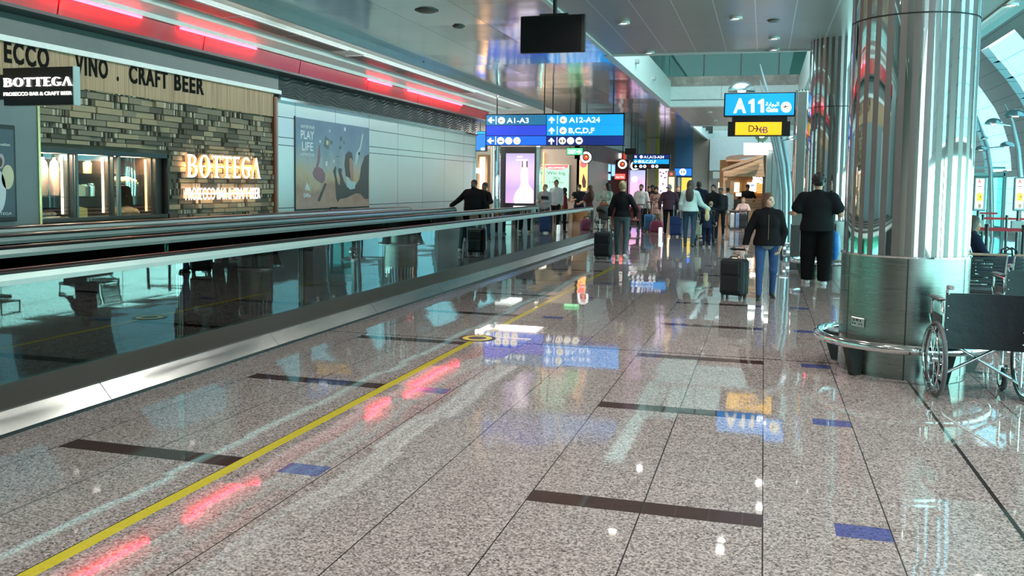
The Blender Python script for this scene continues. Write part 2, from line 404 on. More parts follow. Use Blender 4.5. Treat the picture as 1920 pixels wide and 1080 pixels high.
# second opening farther down the concourse
mb = MB(); xb = onz(1300, 238, ZC)[0]
mb.box((-3.2, W0, ZC+.002), (xb-.02, W1, ZC+.35)); mb.box((xb-.1, W0+.01, ZC-.01), (xb+.02, W1-.01, 5.6)); mb.box((xb+.02, W1-.03, ZC-.1), (1.6, W1+.3, 5.2)); mb.box((xb, W0-.1, ZC-.03), (1.6, W0, ZC+.5))
struct(mb.build('trim_4', TEALW), 'pale fascia of the second ceiling opening', 'trim')
for i in range(4):
    yy = W0+4+i*2.6; tag(MB().box((xb, yy, 4.75), (xb+.25, yy+.12, 5.6)).build('bracket', DARK), ('nearest', 'second nearest', 'third nearest', 'farthest')[i]+' dark upright bracket on the far pale fascia', 'bracket', 'dark brackets in the second opening')
struct(MB().box((-4, W1+2, 4.7), (3, W1+2.2, 7)).build('wall_upper', mat('upper wall green grey', (.42, .47, .42), .5)), 'green grey upper wall in the second opening', 'wall')
struct(MB().box((-4, W0, 7), (3, W0+5, 7.1)).build('window_21', SKYL), 'roof light over the second opening', 'window')

# ================================================================ vaulted outer wall with glazed bands
prof = [(9.12, 2.45), (9.06, 3.0), (8.95, 3.55), (8.74, 4.2), (8.42, 4.85), (7.95, 5.55), (7.5, 6.1), (7.12, 6.55)]
roof = [(7.12, 6.55), (6.3, 7.2), (5.2, 7.75), (3.6, 8.2), (1.2, 8.6)]
def shell_mat():
    m = bpy.data.materials.new('grey vault panels'); k = N(m); co, x, y, z = k.coord()
    c = k.mix(k.noise(co, .5), (.30, .36, .35), (.38, .44, .43)); ln = k.math('MAXIMUM', k.gridline(z, .42, 0, .018), k.gridline(y, 3.9, 30.2, .02))
    k.base(k.mix(ln, c, (.13, .16, .16))); k.b.inputs['Roughness'].default_value = .45; return m
SHELL = shell_mat(); WY = [(30.2+7.8*q, 34.5+7.8*q) for q in range(-5, 4)]
edges = [-7.]+[e for w in WY for e in w]+[78.]
mb = MB()
def strip(mb, pr, ya, yb, mi=0):
    for (xa, za), (xc, zc_) in zip(pr[:-1], pr[1:]): mb.quad((xa, ya, za), (xa, yb, za), (xc, yb, zc_), (xc, ya, zc_), mi)
strip(mb, [(9.12, 0), (9.12, 2.45)], -7, 78); strip(mb, roof, -7, 78)
for i in range(0, len(edges), 2):
    if edges[i] < edges[i+1]: strip(mb, prof, edges[i], edges[i+1])
for ya, yb in WY:      # reveals of the openings
    for yy in (ya, yb):
        for (xa, za), (xc, zc_) in zip(prof[:-1], prof[1:]): mb.quad((xa, yy, za), (xc, yy, zc_), (xc+.25, yy, zc_+.12), (xa+.25, yy, za+.03))
struct(mb.build('wall_right', SHELL), 'grey panelled vault curving over the gate side', 'wall')
def win_mat(nm='sky lit glazing', e=WINDOW_E, col=(.26, .78, .93)):
    m = bpy.data.materials.new(nm); k = N(m); co, x, y, z = k.coord()
    ln = k.math('MAXIMUM', k.gridline(z, .55, .1, .02), k.lines(y, [q for w in WY for q in (w[0]+.55, w[1]-.55)], .035))
    k.base((.2, .5, .55)); k.b.inputs['Emission Color'].default_value = (.5, .9, 1, 1)
    k.link(k.mix(ln, col, [q*.3 for q in col]), k.b.inputs['Emission Color']); k.b.inputs['Emission Strength'].default_value = e
    k.b.inputs['Roughness'].default_value = .1; return m
WIN = win_mat(); WINLOW = win_mat('boosted glazing', GLAZING_E, (.42, .92, .86))  # lower bays out of view glow stronger to brighten the left side
for i, (ya, yb) in enumerate(WY):
    mb = MB(); pr = [(a+.25, b+.08) for a, b in prof]; strip(mb, pr, ya, yb); struct(mb.build('window_%d' % (i+1), WIN), 'arched band of sky lit glazing in the vault, span %d' % (i+1), 'window')

struct(MB().box((-10.3, -7.2, 0), (3.3, -7, 4.75)).build('wall_back', mat('rear wall', (.30, .26, .235), .5)), 'plain wall behind the viewer', 'wall')
# ================================================================ left wall
XW = -10.
yS0 = onx(63, 300, XW)[1]; yS1 = onx(508, 300, XW)[1]; yN = onx(310, 340, XW)[1]
zN0 = onx(200, 411, XW)[2]; zN1 = onx(190, 283, XW)[2]
zF0 = onx(440, 209, XW)[2]; zF1 = onx(20, 78, XW)[2]
mb = MB(); mb.box((-10.3, -7, 0), (-10.06, yS0, 4.6)); mb.box((-10.3, yN, 0), (-10.06, 30.1, 4.6)); mb.box((-10.3, yS0, 0), (-10.06, yN, zN0)); mb.box((-10.3, yS0, zN1), (-10.06, yN, 4.6))
struct(mb.build('wall_left', GREYP), 'plain backing wall on the left side', 'wall')
# stacked stone cladding: real blocks of uneven depth
SM = [mat('stone dark', (.12, .10, .072), .8, bump=.6), mat('stone grey', (.25, .205, .145), .8, bump=.6), mat('stone tan', (.39, .30, .19), .8, bump=.6), mat('stone pale', (.53, .46, .35), .75, bump=.5)]
rs = random.Random(3); mb = MB(); z = .0; mb.box((-10.05, yS0, 0), (-10.0, yN, zN0)); mb.box((-10.05, yS0, zN1), (-10.0, yN, zF0)); mb.box((-10.05, yN, 0), (-10.0, yS1, zF0))
z = zN0-.6
while z < zF0:
    h = rs.uniform(.07, .115); y = yS0
    while y < yS1:
        if rs.random() < .68:
            w = rs.uniform(.18, .5); bl = [(y, y+w, rs.choice((0, 1, 1, 2, 2)))]
        else:
            w = 0; bl = []
            for q in range(rs.randint(3, 6)): ww = rs.uniform(.025, .06); bl.append((y+w, y+w+ww, rs.choice((0, 1, 3, 3, 0)))); w += ww+.008
        for a, b, mi in bl:
            b = min(b, yS1)
            if b > a and not (a < yN+.02 and z+h > zN0-.03 and z < zN1+.03): mb.box((-10, a, z), (-10+rs.uniform(.012, .085), b-.01, min(z+h-.014, zF0)), mi)
        y += w+.008
    z += h
struct(mb.build('wall_stone', SM), 'feature wall of stacked grey and tan stone blocks', 'wall')
# wooden fascia, bulkhead, cap
def wood_mat():
    m = bpy.data.materials.new('striped wood'); k = N(m); co, x, y, z = k.coord()
    w = k.add('ShaderNodeTexNoise'); mp = k.add('ShaderNodeMapping'); mp.inputs['Scale'].default_value = (1, 40, .6); k.link(co, mp.inputs['Vector']); k.link(mp.outputs[0], w.inputs['Vector']); w.inputs['Scale'].default_value = 1.2
    k.base(k.ramp(w.outputs[0], [(.3, (.27, .165, .085)), (.5, (.44, .29, .165)), (.7, (.54, .37, .225))])); k.b.inputs['Roughness'].default_value = .5; return m
WOODF = wood_mat()
struct(MB().box((-10.05, -3, zF0), (-9.93, yS1, zF1-.03)).build('wall_fascia', WOODF), 'striped wooden fascia above the stone wall', 'wall')
struct(MB().box((-10.05, -3, zF1-.03), (-9.86, yS1+.2, zF1+.05)).build('trim_5', mat('cap white', (.8, .84, .82), .3)), 'pale cap strip on the wooden fascia', 'trim')
struct(MB().box((-10.06, -3, zF1+.05), (-9.9, yS1+.15, 4.2)).build('wall_bulkhead', mat('bulkhead teal grey', (.075, .105, .10), .35)), 'teal grey bulkhead under the red band', 'wall')
def wave_mat():
    m = bpy.data.materials.new('wave relief'); k = N(m); co, x, y, z = k.coord()
    s = k.math('ADD', z, k.math('MULTIPLY', k.math('SINE', k.math('MULTIPLY', y, 7.5)), .045)); s = k.math('ADD', s, k.math('MULTIPLY', k.noise(co, 2.), .10))
    h = k.math('SINE', k.math('MULTIPLY', s, 75.))
    k.base((.20, .24, .24)); k.b.inputs['Metallic'].default_value = .5; k.b.inputs['Roughness'].default_value = .35; k.bump(h, 1., .03); return m
WAVE = wave_mat(); zV0 = onx(700, 217, XW)[2]
struct(MB().box((-10.06, yS1+.2, zV0), (-9.92, 30.1, 4.2)).build('wall_relief', WAVE), 'grey relief panel with a wavy pattern under the red band', 'wall')
struct(MB().box((-10.05, yS1+.2, zV0-.05), (-9.88, 30.1, zV0+.01)).build('trim_6', POLISH), 'polished metal trim below the wavy relief panel', 'trim')
zr = [onx(513, 217, XW)[2], onx(516, 256, XW)[2], onx(516, 271, XW)[2], onx(513, 391, XW)[2]]; yv = onx(554, 300, XW)[1]
def panel_mat():
    m = bpy.data.materials.new('pale metal wall panels'); k = N(m); co, x, y, z = k.coord()
    ln = k.math('MAXIMUM', k.lines(z, zr, .016), k.gridline(y, 1.894, yv, .014)); c = k.mix(k.noise(co, .7), (.70, .80, .775), (.78, .88, .85))
    k.base(k.mix(ln, c, (.06, .07, .07))); k.b.inputs['Roughness'].default_value = .24; k.b.inputs['Metallic'].default_value = .35; return m
PANEL = panel_mat()
struct(MB().box((-10.05, yS1+.18, 0), (-10, 30.1, zV0-.03)).build('wall_panels', PANEL), 'wall of pale green white metal panels', 'wall')
struct(MB().box((-10.3, 30.1, 0), (-9.96, 30.16, zV0)).build('trim_7', POLISH), 'metal end edge of the panelled wall', 'trim')
struct(MB().box((-10.05, yS1-.02, 0), (-9.9, yS1+.06, zV0)).box((-10.05, yS1+.06, 0), (-9.94, yS1+.19, zV0), 1).build('trim_8', [mat('rust brown', (.16, .05, .02), .4), mat('copper tan', (.42, .24, .15), .35)]), 'copper jamb between stone wall and metal panels', 'trim')
# slate pier at the far left with a gold edge
SLATE = mat('blue grey slate', (.21, .25, .26), .5, bump=.3, bscale=20, scale=2)
struct(MB().box((-10.05, 2, 0), (-9.9, yS0-.03, zF0)).build('wall_pier', SLATE), 'blue grey slate pier left of the stone wall', 'wall')
struct(MB().box((-10.05, yS0-.03, 0), (-9.88, yS0+.01, zF0)).build('trim_9', mat('brass edge', (.75, .62, .30), .25, .8)), 'brass edge strip of the slate pier', 'trim')

# red light band
REDP = mat('red gloss panel', (.50, .010, .018), .22, coat=.1)
LEDR = mat('red led', (1, .05, .09), .5, em=20, var=0, emc=(1, .02, .05))
rb = thing('red_light_band', 'long glossy red band with glowing red leds above the shopfront', 'light band', (-9.45, 14, 3.92))
for i in range(10):
    ya = -3+i*3.31; b = MB(); b._add([(-9.47, ya, 4.2), (-9.47, ya+3.28, 4.2), (-9.52, ya+3.28, 3.92), (-9.52, ya, 3.92), (-9.60, ya, 4.2), (-9.60, ya+3.28, 4.2), (-9.66, ya+3.28, 3.92), (-9.66, ya, 3.92)], [(0, 3, 2, 1), (3, 7, 6, 2), (0, 4, 7, 3), (1, 2, 6, 5), (4, 5, 6, 7)])
    b.build('red_panel', REDP, rb)
for pa, pb in ((70, 265), (338, 480), (690, 735), (765, 868)):
    ya = onx(pa, 0, -9.43)[1]; yb = onx(pb, 0, -9.43)[1]; MB().box((-9.45, ya, 4.165), (-9.415, yb, 4.2)).build('led_strip', LEDR, rb)
settle(rb)
struct(MB().box((-9.95, -3, 3.88), (-9.5, 30.1, 3.925)).build('trim_10', BLACK), 'black strip under the red band', 'trim')  # solid black strip between the red band and the bulkhead
# ================================================================ end of the concourse and far left walls
YE = 52.
def px(p, y): return ony(p, 330, y)[0]
mb = MB(); mb.box((px(1297, YE), YE, 0), (px(1362, YE), YE+.2, 4.4)); mb.box((px(1330, YE), YE-.2, 0), (px(1336, YE), YE, 4.4)); mb.box((3.3, YE+6, 0), (-14, YE+6.2, 4.6))
struct(mb.build('wall_back', mat('end wall beige', (.46, .40, .34), .5)), 'beige end wall of the concourse', 'wall')
struct(MB().box((px(1330, YE-1), YE-1.2, 2.6), (3.3, YE-1, 4.4)).build('wall_header', mat('header blue grey', (.48, .55, .56), .5)), 'pale blue grey header wall above the far openings', 'wall')
struct(MB().box((px(1362, YE), YE+.5, 0), (9.1, YE+.7, 4.4)).build('wall_back', GREYP), 'grey end wall on the gate side', 'wall')
struct(MB().box((px(1013, 36), 36, 0), (px(1086, 36), 36.3, 3.15)).build('wall_far', BEIGE), 'beige wall behind the green and white poster', 'wall')
struct(MB().box((-14, 36, 3.15), (px(1086, 36), 36.3, 4.5)).build('wall_far', mat('far header', (.16, .14, .13), .5)), 'dark header above the beige wall', 'wall')
XL = px(1090, 36)
mb = MB(); mb.box((XL-.2, 36, 0), (XL, 42.5, 2.75)); struct(mb.build('wall_far', mat('taupe shutter', (.50, .43, .39), .4, .3)), 'taupe panelled side wall beyond the beige wall', 'wall')
mb = MB(); mb.box((XL-.3, 36, 2.75), (XL+.06, 58, 3.5)); struct(mb.build('wall_far', WAVE), 'grey relief bulkhead over the far left shops', 'wall')
mb = MB(); mb.box((XL-.3, 36, 3.5), (XL, 58, 4.5)); struct(mb.build('wall_far', TEALW), 'pale upper wall over the far left shops', 'wall')
struct(MB().box((-14.2, 30, 0), (-14, 58, 4.6)).build('wall_far', mat('shop cream', (.62, .47, .34), .5)), 'cream back wall of the shop past the panelled wall', 'wall')
# ================================================================ moving walkways
ALU = mat('satin aluminium', (.62, .74, .71), .3, .55, var=.05)
GLASSW = glass_mat('balustrade glass', (.72, .92, .87), 2.2)
DECKM = mat('dark brown deck', (.075, .06, .052), .35, .3, scale=12)
def pallet_mat():
    m = bpy.data.materials.new('ribbed pallet'); k = N(m); co, x, y, z = k.coord()
    g = k.gridline(x, .018, 0, .008); k.base(k.mix(k.math('MAXIMUM', g, k.gridline(y, .4, 0, .012)), (.24, .27, .265), (.04, .045, .045)))
    k.b.inputs['Roughness'].default_value = .45; k.b.inputs['Metallic'].default_value = .6; return m
PALLET = pallet_mat()
def walkway(label, rails, yend, grp, near):
    xa, xb = rails; t = thing('moving_walkway', label, 'moving walkway', (xa, 10, 0), 0, grp); y0 = -4.
    for X, sgn in ((xa, 1), (xb, -1)):
        n = 14; L = (yend-.3-y0)/n
        for i in range(n):
            MB().box((X-.006, y0+i*L, .2), (X+.006, y0+(i+1)*L-.006, .925)).build('glass_panel', GLASSW, t)
        p = MB(); pr = [(-.045, .92), (.045, .92), (.05, .955), (.032, .995), (-.032, .995), (-.05, .955)]
        p.prism([(a, b) for a, b in pr], (X, yend-.1, 0), (1, 0, 0), (0, 0, 1), yend-.1-y0)
        p.build('handrail_profile', ALU, t)
        b = MB(); path = [(X, y0, 1.008), (X, yend-.16, 1.008)]+[(X, yend-.16+.14*math.sin(q*math.pi/12), .868+.14*math.cos(q*math.pi/12)) for q in range(1, 7)]+[(X, yend-.02, .62), (X, yend-.03, .33)]
        # flat belt: wide oval section
        vs = MB(); vs.tube([(0, p_[1], p_[2]) for p_ in path], .022, 12)
        vs.v = [(X+v[0]*1.9, v[1], v[2]) for v in vs.v]; vs.build('handrail_belt', RUBBER, t, True)
        MB().box((X-.03, yend-.12, .2), (X+.03, yend-.03, .93)).build('end_post', POLISH, t)
        MB().box((X-sgn*.05, y0, .06), (X-sgn*.075, yend-.1, .3)).build('inner_skirt', STEEL, t)
        o = MB(); sl = near and sgn == 1; xo = X+sgn*(.30 if sl else .62); zo = .157 if sl else .235
        o.prism([(X-sgn*.05, .20), (X-sgn*.05, .236), (X+sgn*.02, .237), (xo, zo), (xo, zo-.02), (X+sgn*.02, .20)][::1 if sgn == 1 else -1], (0, yend, 0), (1, 0, 0), (0, 0, 1), yend-y0)
        o.build('deck_cover', DECKM, t)
        n2 = 13; L2 = (yend-y0)/n2
        for i in range(n2):
            s = MB()
            if sl: s.prism([(xo-.02, zo-.01), (xo+.085, .03), (xo+.10, .03), (xo-.004, zo-.008)], (0, y0+(i+1)*L2-.004, 0), (1, 0, 0), (0, 0, 1), L2-.008)
            else: s.box((xo-sgn*.02, y0+i*L2+.004, .035), (xo, y0+(i+1)*L2-.004, zo-.012))
            s.build('skirt_panel', STEEL, t)
        MB().box((xo-sgn*.03+(.10 if sl else 0), y0, 0), (xo-sgn*.012+(.10 if sl else 0), yend, .032)).build('base_strip', BLACK, t)
    MB().box((xb+.06, y0, .04), (xa-.06, yend-.9, .11)).build('pallet_belt', PALLET, t)
    MB().box((xb+.02, yend-.9, .0), (xa-.02, yend+.9, .03)).build('comb_plate', STEEL, t)
    MB().box((xb+.06, y0, .0), (xa-.06, yend-.9, .03)).build('base_frame', DARK, t)
    return settle(t)
walkway('nearer glass sided moving walkway with a steel skirt along the granite floor', (-5.0, -6.72), 26.5, 'moving walkways', True)
walkway('farther moving walkway in front of the stone and panel wall', (-8.1, -9.42), 22.8, 'moving walkways', False)
# floor sticker
st = thing('floor_sticker', 'black oval floor sticker with a yellow ring at the yellow line', 'sticker', (-2.92, 8.95, 0))
MB().lathe([(0, .003), (.20, .003), (.2, .0005)], (-2.92, 8.95, 0), 32).build('disc', BLACK, st)
MB().lathe([(.10, .0035), (.16, .0035)], (-2.92, 8.95, .0005), 32).build('ring', mat('sticker yellow', (.75, .62, .05), .3), st); settle(st)

# ================================================================ lettering and panels on a plane facing the camera
class Face:
    def __init__(s, root, Y, d=.004): s.r, s.Y, s.d = root, Y, d
    def p(s, x, y): q = ony(x, y, s.Y); return q[0], q[2]
    def rect(s, x0, y0, x1, y1, name, m, dep=.01, off=0., bev=0):
        a = s.p(x0, y0); b = s.p(x1, y1); xm = (s.p(x0, y1)[0]+a[0])/2
        return MB().box((a[0], s.Y-off, b[1]), (b[0], s.Y-off-dep, a[1]), 0, bev).build(name, m, s.r)
    def text(s, body, x, y, cap, m, name='lettering', w=None, bold=0., off=.012, al='LEFT'):
        a = s.p(x, y); c = s.p(x, y-cap)[1]-a[1]; ww = None if w is None else s.p(x+w, y)[0]-a[0]
        return text_mesh(body, m, s.r, name, (a[0], s.Y-off, a[1]), (1, 0, 0), (0, 0, 1), c, ww, .004, bold, 1., al)
    def poly(s, pts, name, m, dep=.004, off=.012):
        q = [s.p(*t) for t in pts]
        ar = sum(q[i][0]*q[(i+1) % len(q)][1]-q[(i+1) % len(q)][0]*q[i][1] for i in range(len(q)))
        if ar < 0: q = q[::-1]
        return MB().prism(q, (0, s.Y-off, 0), (1, 0, 0), (0, 0, 1), dep).build(name, m, s.r)
    def disc(s, x, y, r, name, m, off=.012, n=24):
        return s.poly([(x+r*math.cos(2*math.pi*i/n), y+r*math.sin(2*math.pi*i/n)) for i in range(n)], name, m, .004, off)
    def arrow(s, x, y, r, ang, m, name='arrow', off=.012):
        base = [(0, -1), (.95, 0), (.62, .32), (.22, -.1), (.22, 1), (-.22, 1), (-.22, -.1), (-.62, .32), (-.95, 0)]
        ca, sa = math.cos(ang), math.sin(ang)
        return s.poly([(x+r*(a*ca-b*sa), y+r*(a*sa+b*ca)) for a, b in base], name, m, .004, off)
    def plane(s, x, y, r, m, name='plane_symbol', off=.017):
        pts = [(-.7, .15), (-.55, .05), (-.2, .12), (-.45, -.35), (-.3, -.35), (.12, .02), (.5, -.1), (.68, -.08), (.6, .04), (-.5, .38)]
        s.poly([(x+r*a, y+r*b*1.) for a, b in pts], name, m, .003, off)
        s.poly([(x-r*.5, y+r*.5), (x+r*.5, y+r*.5), (x+r*.5, y+r*.6), (x-r*.5, y+r*.6)], name, m, .003, off)
def em(name, c, e, var=.06): return mat(name, c, .3, em=e, var=var, scale=3)
SGN_CY = em('sign cyan', (.01, .30, .80), .85); SGN_TE = em('sign teal', (.03, .22, .42), .5); SGN_BL = em('sign blue', (.03, .07, .62), .75); SGN_B2 = em('sign royal', (.015, .14, .75), .8); SGN_NV = em('sign navy', (.012, .035, .22), .5)
SGN_WH = em('sign white', (1, 1, 1), .9, 0); SGN_CR = em('sign cream', (1, .93, .75), .85, 0); SGN_INK = mat('sign ink', (.02, .02, .05), .5)
def rods(root, pxs, Y, ztop, zbot, r=.018):
    for q in pxs:
        X = ony(q, 200, Y)[0]; MB().cyl((X, Y+.12, zbot), (X, Y+.12, ztop), r, 10).build('hanging_rod', BLACK, root, True)
def casing(root, x0, y0, x1, y1, Y, dep, m=BLACK):
    a = ony(x0, y0, Y); b = ony(x1, y1, Y); MB().box((a[0], Y, b[2]), (b[0], Y+dep, a[2]), 0, .01).build('casing', m, root); return a, b
# big direction sign
Y = 25.; sg = thing('direction_sign', 'large hanging blue direction sign for gates A1-A3 and A12-A24', 'sign', (-5.9, Y, 2.74)); F = Face(sg, Y)
a, b = casing(sg, 910.5, 214, 1170.5, 273, Y, .26); F = Face(sg, Y-.002)
rods(sg, (930, 1019, 1035, 1149), Y, ZC, a[2])
F.rect(912, 216, 1024, 234, 'sign_panel', SGN_TE); F.rect(1025.5, 215.5, 1168.5, 234, 'sign_panel', SGN_CY)
F.rect(912, 235.5, 1024, 254, 'sign_panel', SGN_BL); F.rect(1025.5, 235, 1168.5, 254, 'sign_panel', SGN_CY)
F.rect(912, 255.5, 1024, 272, 'sign_panel', SGN_B2); F.rect(1025.5, 255.5, 1168.5, 272, 'sign_panel', SGN_NV)
for x, y, g in ((921, 225.5, -90), (1034.5, 225, 0), (1034.5, 245, 0), (920, 264, -90), (1034, 264.5, 0)): F.arrow(x, y, 6.4, R(g), SGN_WH)
for x, y0 in ((930.5, 218), (1045.5, 217), (1045, 237), (929.5, 256), (1044.5, 257)): F.rect(x-.5, y0, x+.5, y0+15, 'divider', SGN_WH, .004, .01)
for x, y in ((940.5, 226), (1056.5, 225), (1056, 245)): F.disc(x, y, 6.6, 'symbol_disc', SGN_CR); F.plane(x, y, 6, SGN_INK)
for x, y in ((939, 264), (954, 264), (969.5, 264), (1054.5, 264), (1070, 264), (1086, 264)): F.disc(x, y, 6.8, 'symbol_disc', SGN_CR)
F.text('ATM', 1066.5, 266, 3.4, mat('sign orange', (.85, .45, .1), .5), w=7, off=.017); F.rect(1051, 262, 1053, 267, 'symbol', SGN_INK, .003, .017); F.rect(1056.5, 262, 1058.5, 267, 'symbol', SGN_INK, .003, .017); F.rect(1083, 263, 1090, 265.5, 'symbol', SGN_INK, .003, .017)
F.rect(936, 264, 942, 266, 'symbol', SGN_INK, .003, .017); F.text('2', 952.5, 266, 4, SGN_INK, off=.017); F.text('C', 967.5, 267, 6, mat('sign orange', (.85, .45, .1), .5), off=.017)
F.text('A1-A3', 950.5, 230.8, 9.4, SGN_WH, w=41, bold=.012); F.text('A12-A24', 1067, 229.8, 9.6, SGN_WH, w=58, bold=.015); F.text('B,C,D,F', 1066.5, 249.5, 9.4, SGN_WH, w=48, bold=.02)
settle(sg)
# gate sign and its totem
Y = 19.; sg = thing('gate_sign', 'bright blue A11 gate sign with a yellow strip below, on a grey post', 'sign', (.76, Y, 0)); Fc = Face(sg, Y-.005)
a, b = casing(sg, 1358, 174, 1491, 218, Y, .22); F = Fc
F.rect(1360.5, 176.5, 1488.5, 215.5, 'sign_screen', SGN_CY)
F.text('A', 1375, 211, 25.5, SGN_CR, w=24, bold=.035)
for x in (1403.5, 1421.5): F.poly([(x, 190.5), (x+8, 185.5), (x+11, 185.5), (x+11, 211), (x+4.6, 211), (x+4.6, 193.5), (x, 195.5)], 'digit_one', SGN_CR); F.text('Gate', 1436.5, 209.8, 8.2, SGN_WH, w=22, bold=.02)
F.text('\uFE94\uFE91\uFE8D\uFEEE\uFE92\uFEDF\uFE8D', 1435.5, 199, 7.2, SGN_WH, w=25, bold=.008)
F.disc(1474, 201, 10, 'symbol_disc', SGN_CR); F.plane(1474, 199.5, 8, SGN_INK)
xA = ony(1365, 230, Y)[0]
zq = [ony(1420, q, Y)[2] for q in (218, 228, 255)]
q = MB(); q.box((xA+.08, Y+.02, zq[1]), (ony(1476, 230, Y)[0], Y+.2, zq[0])); q.box((xA, Y, zq[2]), (ony(1482, 230, Y)[0], Y+.22, zq[1])); q.build('lower_casing', BLACK, sg)
SGN_YE = em('sign yellow', (1, .52, .02), .75); F.rect(1379, 229.3, 1465, 253, 'yellow_panel', SGN_YE)
F.text('D', 1403.5, 247, 12, SGN_INK, w=10.5); pur = mat('sign purple', (.12, .08, .42), .5)
F.poly([(1414, 240.4), (1419.5, 240.4), (1416.5, 235.5), (1418.2, 234.6), (1422.4, 241.2), (1418.2, 247.8), (1416.5, 247), (1419.5, 242), (1414, 242)], 'arrow_mark', SGN_INK)
F.poly([(1431, 242.6), (1425.7, 242.6), (1428.6, 238.2), (1427, 237.4), (1422.8, 243.4), (1427, 249.6), (1428.6, 248.8), (1425.7, 244.2), (1431, 244.2)], 'arrow_mark', pur)
F.text('B', 1430.5, 249.3, 11.5, pur, w=9)
z0 = ony(1500, 171, Y)[2]; xp0, xp1 = ony(1492.5, 300, Y)[0], ony(1509, 300, Y)[0]
MB().box((xp0, Y-.02, .5), (xp1, Y+.3, z0), 0, .01).build('post', mat('totem grey', (.36, .43, .42), .4, .3), sg)
MB().box((xp0-.05, Y-.05, 0), (xp1-.03, Y+.33, .92), 0, .01).build('post_plinth', mat('plinth dark grey', (.13, .14, .14), .4), sg)
MB().cyl((xA+.3, Y+.11, zq[0]), (xA+.3, Y+.11, zq[0]+.02), .05).build('bracket', BLACK, sg)
settle(sg)
# switched-off monitor
Y = 12.; tv = thing('monitor', 'switched off black monitor hanging from a ceiling rod near the top', 'monitor', (ony(1035, 60, Y)[0], Y, 3.4))
a = ony(976, 30.5, Y); b = ony(1091, 97, Y); 
MB().box((a[0], Y, b[2]), (b[0]+.04, Y+.06, a[2]), 0, .01).build('bezel', DARK, tv); MB().box((a[0]+.012, Y-.004, b[2]+.012), (b[0]-.012, Y, a[2]-.012)).build('screen', mat('off screen', (.006, .006, .008), .25), tv)
xm = ony(1037, 20, Y)[0]; MB().cyl((xm, Y+.12, a[2]-.2), (xm, Y+.12, ZC), .03, 14).build('hanging_rod', DARK, tv, True); MB().box((xm-.2, Y+.05, a[2]-.3), (xm+.2, Y+.13, a[2]+.03)).build('bracket', DARK, tv); settle(tv)
Y = 38.; tv = thing('monitor', 'small black monitor hanging behind the large direction sign', 'monitor', (ony(1184, 284, Y)[0], Y, 3.)); a = ony(1172, 278, Y); b = ony(1193, 290, Y)
MB().box((a[0], Y, b[2]), (b[0], Y+.1, a[2]), 0, .01).build('screen', BLACK, tv); xm = ony(1183, 270, Y)[0]; MB().cyl((xm, Y+.1, a[2]-.1), (xm, Y+.1, ZC), .03, 10).build('hanging_rod', BLACK, tv, True); settle(tv)
# second direction sign
Y = 40.; sg = thing('direction_sign', 'small far direction sign reading A1, A12-A24', 'sign', (ony(1221, 300, Y)[0], Y, 2.6)); a, b = casing(sg, 1187, 289, 1256, 316.5, Y, .25); F = Face(sg, Y-.002)
rods(sg, (1197, 1247), Y, ZC, a[2]-.02); F.rect(1188, 290, 1255, 297.5, 'sign_panel', SGN_NV); F.rect(1188, 298.5, 1254, 307.5, 'sign_panel', SGN_CY); F.rect(1188, 308.5, 1254, 315.5, 'sign_panel', BLACK)
F.text('A1,A12-A24', 1207, 296.6, 4.6, SGN_WH, w=38, bold=.02); F.disc(1202.5, 294, 3, 'symbol_disc', SGN_WH); F.arrow(1192, 294, 3, R(-45), SGN_WH)
F.text('B,C,D,F', 1204, 305.5, 4.8, SGN_WH, w=26, bold=.02); F.disc(1199.5, 303, 3, 'symbol_disc', SGN_WH); F.arrow(1192, 303, 3, R(-90), SGN_WH)
for i, x in enumerate((1201.5, 1209, 1224, 1231.5)): F.disc(x, 312, 2.9, 'symbol_disc', SGN_WH); F.rect(x-1.4, 311.3, x+1.4, 312.8, 'symbol', SGN_INK, .003, .017)
F.rect(1214, 309.6, 1219.5, 314.5, 'symbol', mat('sign red', (.45, .03, .05), .5), .004, .012); F.arrow(1192, 312, 2.8, 0, SGN_WH); settle(sg)

# ================================================================ mirrored pillars
d1 = _ray(1572, 690); d2 = _ray(1808, 690); a1 = math.atan2(d1[0], d1[1]); a2 = math.atan2(d2[0], d2[1]); hf = (a2-a1)/2; am = (a1+a2)/2
D0 = math.hypot(*onz(1690, 713)[:2]); PD = D0/(1-math.sin(hf)); PR = PD*math.sin(hf); PXc, PYc = PD*math.sin(am), PD*math.cos(am)
def drum_mat():
    m = bpy.data.materials.new('brushed drum steel'); k = N(m); co, x, y, z = k.coord(); mp = k.add('ShaderNodeMapping'); mp.inputs['Scale'].default_value = (2, 2, 60); k.link(co, mp.inputs['Vector'])
    f = k.noise(mp.outputs[0], 1.5, 4.); k.base(k.mix(f, (.20, .23, .215), (.33, .36, .34))); k.b.inputs['Metallic'].default_value = 1; k.link(k.math('MULTIPLY_ADD', f, .18, .2), k.b.inputs['Roughness']); k.bump(f, .08, .004); return m
DRUM = drum_mat()
STRIPE = mat('matte grey stripe', (.17, .165, .16), .35, .5)
